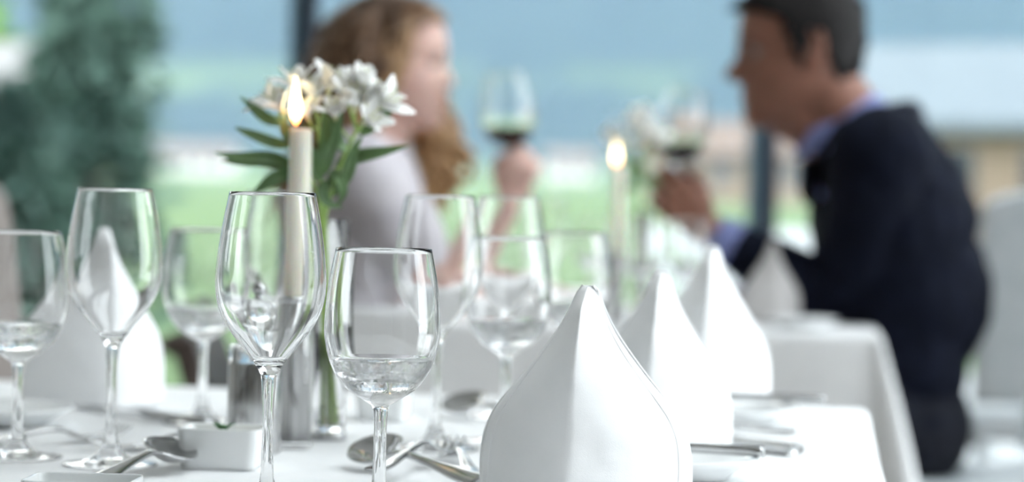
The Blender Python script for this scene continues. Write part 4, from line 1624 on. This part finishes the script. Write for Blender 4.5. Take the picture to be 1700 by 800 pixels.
    for s_ in (-1, 1):
        V, F = [], []
        rows = [(-.058, .030, -.115, .022), (-.062, .046, -.075, .034), (-.062, .062, -.025, .036), (-.040, .084, .022, .032), (.010, .092, .050, .030), (.075, .06, .066, .028), (.098, .0, .070, .028)]
        for x, y, z, w in rows:
            q = nb + Vector((x * K, s_ * y * K, z)) - org
            out = Vector((x * .6, s_ * y, 0)).normalized()
            V += [q, q + out * w * .5 + Vector((0, 0, -.006)), q + out * w + Vector((0, 0, -w * .9))]
        for i in range(len(rows) - 1):
            for k in range(2):
                a = i * 3 + k
                F.append((a, a + 3, a + 4, a + 1))
        lp = mesh_obj('lapel', V, F, M['jacket'], j)
        solidify(lp, .004, 0)
    for s_, cf, el in ((0, cuffL, elL), (1, cuffR, elR)):
        for q in range(3):
            pt = cf.lerp(el, .06 + .09 * q) + Vector((0.0, -.052, -.01)) - org
            V, F = lathe([(0, .003), (.006, .003), (.007, .001), (.006, -.002), (0, -.002)], 12)
            mesh_obj('sleeve_button', [(v[0] + pt.x, v[2] * -1 + pt.y, v[1] + pt.z) for v in V], F, M['iris'], j)
    # trousers and shoes
    tr = Blob(org, 1.05)
    tr.ell(W(1518, 705), (.10, .185, .115))
    for hp, kn, an in legs:
        tr.chain([hp, kn, an + Vector((0, 0, .02))], [.095, .072, .06])
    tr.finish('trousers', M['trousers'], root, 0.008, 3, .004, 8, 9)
    M['shoe'] = vary(mat('black_leather', (.015, .013, .012), .3), (.03, .025, .02), 20)
    for i, (hp, kn, an) in enumerate(legs):
        s_ = -1 if i == 0 else 1
        sb = Blob(org, 1.05)
        sb.chain([Vector((an.x + .03, an.y, .05)), Vector((an.x - .10, an.y + s_ * .015, .045)), Vector((an.x - .20, an.y + s_ * .02, .035))], [.046, .046, .034])
        sb.finish('shoe', M['shoe'], root, 0.006, 2)
    # hair
    line = [(-12, -6.8), (-8, -6.6), (-5.5, -5.2), (-3.6, -1.0), (-2.6, 2.8), (-0.5, 3.4), (0.3, -1.5), (1.6, -1.8), (2.4, 1.0), (3.4, 4.6), (5.5, 6.0), (8, 6.9), (12, 7.0)]
    where = lambda f, l, u: u > interp(line, f)[0]
    V, F = hd.loft(0.75)
    keep = []
    for q in F[:-2]:
        c = sum((Vector(V[i]) for i in q), Vector()) / len(q) - hd.c
        f_, l_, u_ = c.dot(hd.f) / hd.k, c.dot(hd.l) / hd.k, c.dot(hd.u) / hd.k
        if where(f_, l_, u_): keep.append(q)
    keep.append(F[-1])
    h = mesh_obj('hair', [Vector(v) - org for v in V], keep, M['hair_m'], root)
    solidify(h, .009, -1)
    rnd = random.Random(4)
    def flow(f, l, u):
        if u > 6 and f > 1: return Vector((.75, .15 * l / 7, .45)).normalized()
        if u > 4: return Vector((-.6, l * .06, .15)).normalized()
        return Vector((-.35, 0, -.9)).normalized()
    v1, f1 = tufts(hd, 900, rnd, where, 2.0, .28, flow)
    mesh_obj('hair_locks', [Vector(v) - org for v in v1], f1, M['hair_m'], h)['kind'] = 'stuff'
    fr = Blob(org, 1.05)
    for k in range(9):
        l = -4 + k
        fr.cap(hd.p(7.0, l, 8.9), 1.2 * hd.k, hd.p(10.4 - abs(l) * .3 + .4 * math.sin(k * 2.1), l * .95, 7.4 + .4 * math.sin(k)), .45 * hd.k, seg=8)
    fr.finish('fringe', M['hair_m'], h, .005, 1)
    return wrL, dL, nL, tL, K


# ---- the woman on the left
def build_woman():
    sM, sN, sFr = 8.8, 9.12, 8.5
    org = Vector((at(560, 600, sM).x, at(560, 600, sM).y, 0.0))
    root = empty('person', org)
    tag(root, 'woman with long curly hair and pale lilac top raising a glass of red wine', 'person')
    W = lambda px, py, s=sM: at(px, py, s)
    hd = Head(W(655, 103), (1, -0.06, -0.04), (0, 0, 1), 1.035)
    body = Blob(org, 1.03)
    body.add(*hd.loft(0, True))
    hd.ears(body)
    body.cap(hd.p(-2.6, 0, -5.5), .050, W(606, 250), .056)
    body.cap(hd.p(2.0, 0, -9.0), .036, W(622, 252), .048)
    body.ell(W(606, 320), (.088, .145, .13))
    body.ell(W(592, 430), (.085, .125, .15))
    body.ell(W(572, 560), (.10, .135, .14))
    body.ell(W(560, 690), (.125, .165, .11))
    shR_, elR_, wrR_ = W(598, 276, sN), W(738, 492, 9.0), W(846, 345, 9.0)
    shL_, elL_, wrL_ = W(612, 276, sFr), W(700, 495, 8.5), W(835, 503, 8.4)
    body.chain([W(606, 262), shR_, elR_, wrR_], [.05, .05, .039, .026])
    body.chain([W(606, 262), shL_, elL_, wrL_], [.05, .05, .039, .026])
    d = Vector((.24, .02, .97)).normalized()
    n = Vector((.15, 1, .05)).normalized()
    t = d.cross(n).normalized()
    hand(body, wrR_ + d * .004, d, n, t, [(.80, .95, .6), (.90, 1.0, .6), (1.0, 1.0, .6), (1.1, 1.0, .6)], (.75, .6, .5), .92)
    hand(body, wrL_, Vector((1, .05, -.02)), Vector((0, .1, -1)), Vector((0, -1, 0)), [(.15, .25, .2)] * 4, (.2, .2, .2), .9)
    legs = []
    for s_, ss in ((-1, 8.96), (1, 8.64)):
        hp = W(560, 705, ss)
        kn = Vector((hp.x + .44, hp.y + s_ * .03, .52))
        an = Vector((kn.x - .05, kn.y, .09))
        legs.append((hp, kn, an))
        body.chain([hp, kn, an], [.072, .048, .034])
        body.chain([an, Vector((an.x + .14, an.y, .045))], [.032, .026])
    body.finish('body', M['skin_f'], root, 0.005, 2)
    hd.details(root, org, M['skin_f'], M['lip'], M['dark_wood'])
    # blouse with short loose sleeves
    bl = Blob(org, 1.03)
    bl.ell(W(604, 320), (.104, .160, .125))
    bl.ell(W(636, 372, 9.0), (.075, .075, .08))
    bl.ell(W(636, 372, 8.62), (.075, .075, .08))
    bl.ell(W(594, 430), (.108, .145, .16))
    bl.ell(W(575, 560), (.118, .152, .16))
    bl.ell(W(563, 660), (.135, .175, .09))
    bl.cap(W(606, 262), .056, shR_, .062)
    bl.cap(W(606, 262), .056, shL_, .062)
    bl.chain([shR_, shR_.lerp(elR_, .32), shR_.lerp(elR_, .66)], [.064, .067, .066])
    bl.chain([shL_, shL_.lerp(elL_, .32), shL_.lerp(elL_, .62)], [.062, .063, .060])
    nb = W(612, 250)
    def neck(c):
        q = c - nb
        return q.x ** 2 / .082 ** 2 + q.y ** 2 / .088 ** 2 < 1 and q.z > -.05 + .0
    bj = bl.finish('blouse', M['blouse'], root, 0.006, 3, .0055, 11, 5, neck)
    solidify(bj, .0025, 1)
    tr = Blob(org, 1.03)
    tr.ell(W(560, 695), (.138, .182, .11))
    for hp, kn, an in legs: tr.chain([hp, kn, an + Vector((0, 0, .03))], [.088, .062, .048])
    tr.finish('trousers', vary(mat('charcoal_trousers', (.03, .03, .035), .85), (.045, .045, .05), 20), root, 0.008, 3, .003, 8, 2)
    for hp, kn, an in legs:
        sb = Blob(org, 1.03)
        sb.chain([Vector((an.x - .02, an.y, .05)), Vector((an.x + .09, an.y, .04)), Vector((an.x + .18, an.y, .03))], [.040, .040, .028])
        sb.finish('shoe', M['dark_wood'], root, 0.006, 2)
    # hair: scalp cap plus curls
    V, F = hd.loft(1.0, True)
    line = [(-12, -9), (-4, -9), (-1, -8), (2.0, -5), (3.2, 2.0), (4.6, 5.6), (6.5, 7.4), (12, 8.2)]
    keep = []
    for q in F[:-2]:
        c = sum((Vector(V[i]) for i in q), Vector()) / len(q) - hd.c
        f_, u_ = c.dot(hd.f) / hd.k, c.dot(hd.u) / hd.k
        if u_ > interp(line, f_)[0]: keep.append(q)
    keep.append(F[-1])
    h = mesh_obj('hair', [Vector(v) - org for v in V], keep, M['hair_f'], root)
    at_ = h.data.attributes.new('tone', 'FLOAT', 'POINT')
    at_.data.foreach_set('value', [0.12 + 0.35 * max(0, min(1, (Vector(v) - hd.c).dot(hd.f) / hd.k / 7)) for v in V])
    solidify(h, .012, -1)
    rnd = random.Random(12)
    LV, LF, LT = [], [], []

    def lock(ctrl, rad, amp, turns, tone0, tone1):
        pts = spline([tuple(c) for c in ctrl], 9)
        ph = rnd.uniform(0, 6.28)
        out = []
        m_ = len(pts)
        for i, q in enumerate(pts):
            s_ = i / (m_ - 1)
            a = ph + turns * 2 * math.pi * s_
            am = amp * min(1, s_ * 2.2)
            out.append(hd.p(q[0] + am * math.cos(a), q[1] + am * math.sin(a), q[2]))
        rr_ = [rad * hd.k * (0.75 + 0.5 * math.sin(math.pi * min(1, i / (m_ - 1) * .9 + .1))) * (1 if i < m_ - 3 else (m_ - i) * .28) for i in range(m_)]
        v, f = tube(out, rr_, 6)
        b = len(LV)
        LV.extend(v)
        LF.extend(tuple(i + b for i in q) for q in f)
        for i in range(m_):
            s_ = i / (m_ - 1)
            LT.extend([max(0, min(1, tone0 + (tone1 - tone0) * s_ + rnd.uniform(-.03, .03)))] * 6)
    g = rnd.gauss
    for k in range(150):      # over the crown, down the back
        th = rnd.uniform(R(60), R(300))
        u0 = rnd.uniform(1, 10.5)
        fr, bk, w = interp(HEAD, u0)
        f0, l0 = (fr + bk) / 2 + (fr - bk) / 2 * math.cos(th), w * math.sin(th)
        sx = 1.28 + g(0, .1)
        e = rnd.uniform(-34, -20)
        lock([(f0 * .97, l0 * .97, u0), (f0 * 1.15 - 2.6, l0 * sx, u0 - 2.5), (f0 * .95 - 5.6, l0 * 1.4, -5 + g(0, 1)), (-9.8 + f0 * .45 + g(0, 1.2), l0 * 1.35 + g(0, .8), -14), (-13 + f0 * .5 + g(0, 1.8), l0 * 1.25 + g(0, 1), e)],
             rnd.uniform(.55, .95), rnd.uniform(.5, 1.0), rnd.uniform(2.0, 4.0), rnd.uniform(.05, .3), rnd.uniform(.35, .75))
    for k in range(40):       # camera side, swept back over the ear
        f0, u0 = rnd.uniform(-1, 3.6), rnd.uniform(4, 10)
        w = interp(HEAD, u0)[2]
        lock([(f0, -w, u0), (f0 * .8 + .6, -8.4 + g(0, .3), u0 - 5), (f0 * .6 - 1.5, -9.2 + g(0, .4), -5), (-5.0 + g(0, 1), -10.2 + g(0, .6), -14), (-9.5 + g(0, 1.5), -10.5 + g(0, .8), rnd.uniform(-30, -20))],
             rnd.uniform(.5, .8), rnd.uniform(.4, .8), rnd.uniform(2.0, 3.6), rnd.uniform(.35, .7), rnd.uniform(.65, 1.0))
    for k in range(84):       # far side, falling in front of the chest
        f0, u0 = rnd.uniform(1, 5), rnd.uniform(4.5, 9.5)
        w = interp(HEAD, u0)[2]
        lock([(f0, w * .95, u0), (f0 * .7 + 2.0, 8.6 + g(0, .3), u0 - 5), (5.6 + g(0, .9), 8.8 + g(0, .5), -5), (8.0 + g(0, 1.6), 7.4 + g(0, .8), -13), (8.6 + g(0, 1.9), 6.4 + g(0, 1), -19 + g(0, 1)), (6.6 + g(0, 1.4), 6.4 + g(0, 1), rnd.uniform(-27, -21))],
             rnd.uniform(.6, .95), rnd.uniform(.7, 1.3), rnd.uniform(2.4, 4.2), rnd.uniform(.45, .75), rnd.uniform(.7, 1.0))
    for k in range(26):       # soft edge along the forehead
        th = rnd.uniform(-1.2, 1.2)
        l0 = 5.5 * math.sin(th)
        lock([(7.0 - abs(l0) * .35, l0, 8.4), (5.6, l0 * 1.25, 10.4), (2, l0 * 1.5, 10.2 - abs(l0) * .2), (-2, l0 * 1.62, 7.5)],
             rnd.uniform(.5, .8), .2, 1.0, rnd.uniform(.15, .5), rnd.uniform(.1, .35))
    hl = mesh_obj('curls', [Vector(v) - org for v in LV], LF, M['hair_f'], h)
    hl['kind'] = 'stuff'
    at_ = hl.data.attributes.new('tone', 'FLOAT', 'POINT')
    at_.data.foreach_set('value', LT)
    return wrR_, d, n, t


def held_glass(bowl_bottom, axis, label):
    g = stemware('red_wine_glass', RED)
    ax = Vector(axis).normalized()
    q = Vector((0, 0, 1)).rotation_difference(ax)
    g.rotation_mode = 'QUATERNION'
    g.rotation_quaternion = q
    g.location = bowl_bottom - ax * 0.095
    nrm = q.inverted() @ Vector((0, 0, 1))
    liquid('wine', RED, 0.1335, M['wine'], g, 1.014, nrm)
    tag(g, label, 'wine glass', 'raised glasses of red wine')
    return g


wr, d_, n_, t_, k_ = build_man()
gp = at(1122, 272, 8.85) + n_ * 0.028
held_glass(gp, (0.20, 0.03, 1), 'tilted glass of red wine held up in the man\'s hand')
wr, d_, n_, t_ = build_woman()
gp = at(846, 247, 9.0) + n_ * 0.026
held_glass(gp, (-0.12, 0.03, 1), 'tilted glass of red wine held up in the woman\'s hand')


bpy.data.scenes.remove(TMP)

# ------------------------------------------------------------------ chairs
def chair(name, loc, rz, label, seat_m, leg_m, h=0.96, w=0.46, group=None):
    """faces local -y"""
    c = empty(name, loc, rz)
    tag(c, label, 'chair', group)
    box('seat', -w / 2, w / 2, -.23, .21, .40, .47, seat_m, c, .02, 3)
    V, F = [], []
    nz, nx = 10, 10
    for j in range(nz + 1):
        t = j / nz
        for i in range(nx + 1):
            u = -1 + 2 * i / nx
            ww = (w / 2 - .005) * (1 - .10 * max(0, t - .75) ** 2 * 16)
            z = .49 + (h - .49) * t - (.03 * u * u if j == nz else 0)
            V.append((u * ww, .185 + .07 * t + .02 * (1 - u * u), z))
    for j in range(nz):
        for i in range(nx):
            a = j * (nx + 1) + i
            F.append((a, a + 1, a + nx + 2, a + nx + 1))
    b = mesh_obj('backrest', V, F, seat_m, c)
    solidify(b, .045, 1)
    md = b.modifiers.new('bevel', 'BEVEL'); md.width = .012; md.segments = 2; md.limit_method = 'ANGLE'
    for sx in (-1, 1):
        mesh_obj('leg', *tube([(sx * (w / 2 - .03), -.19, 0), (sx * (w / 2 - .035), -.19, .41)], [.014, .02], 8), leg_m, c)
        mesh_obj('leg', *tube([(sx * (w / 2 - .03), .23, 0), (sx * (w / 2 - .035), .19, .41)], [.014, .02], 8), leg_m, c)
        mesh_obj('side_rail', *tube([(sx * (w / 2 - .035), -.18, .385), (sx * (w / 2 - .035), .18, .385)], .014, 8), leg_m, c)
    return c


a = at(1550, 700, 8.72)
chair('dining_chair', (a.x + .06, a.y, 0), R(-90), 'pale grey upholstered dining chair the man sits on', M['grey_chair'], M['dark_wood'], .88, .46)
M['dark_leather'] = vary(mat('dark_brown_leather', (0.05, 0.034, 0.028), 0.5), (0.07, 0.05, 0.04), 12)
a = at(548, 700, 8.8)
chair('dining_chair', (a.x - .02, a.y, 0), R(90), 'dark brown low-backed dining chair the woman sits on', M['dark_leather'], M['dark_wood'], .70, .46)
a = at(28, 400, 10.6)
chair('dining_chair', (a.x, a.y, 0), R(60), 'taupe dining chair at the left picture edge behind the goblet', M['upholstery'], M['dark_wood'], 1.0, .46)
a = at(1690, 400, 6.6)
chair('slipcover_chair', (a.x + .08, a.y, 0), R(178), 'pale grey slip-covered chair behind the man\'s back', M['grey_chair'], M['grey_chair'], 1.02, .44)
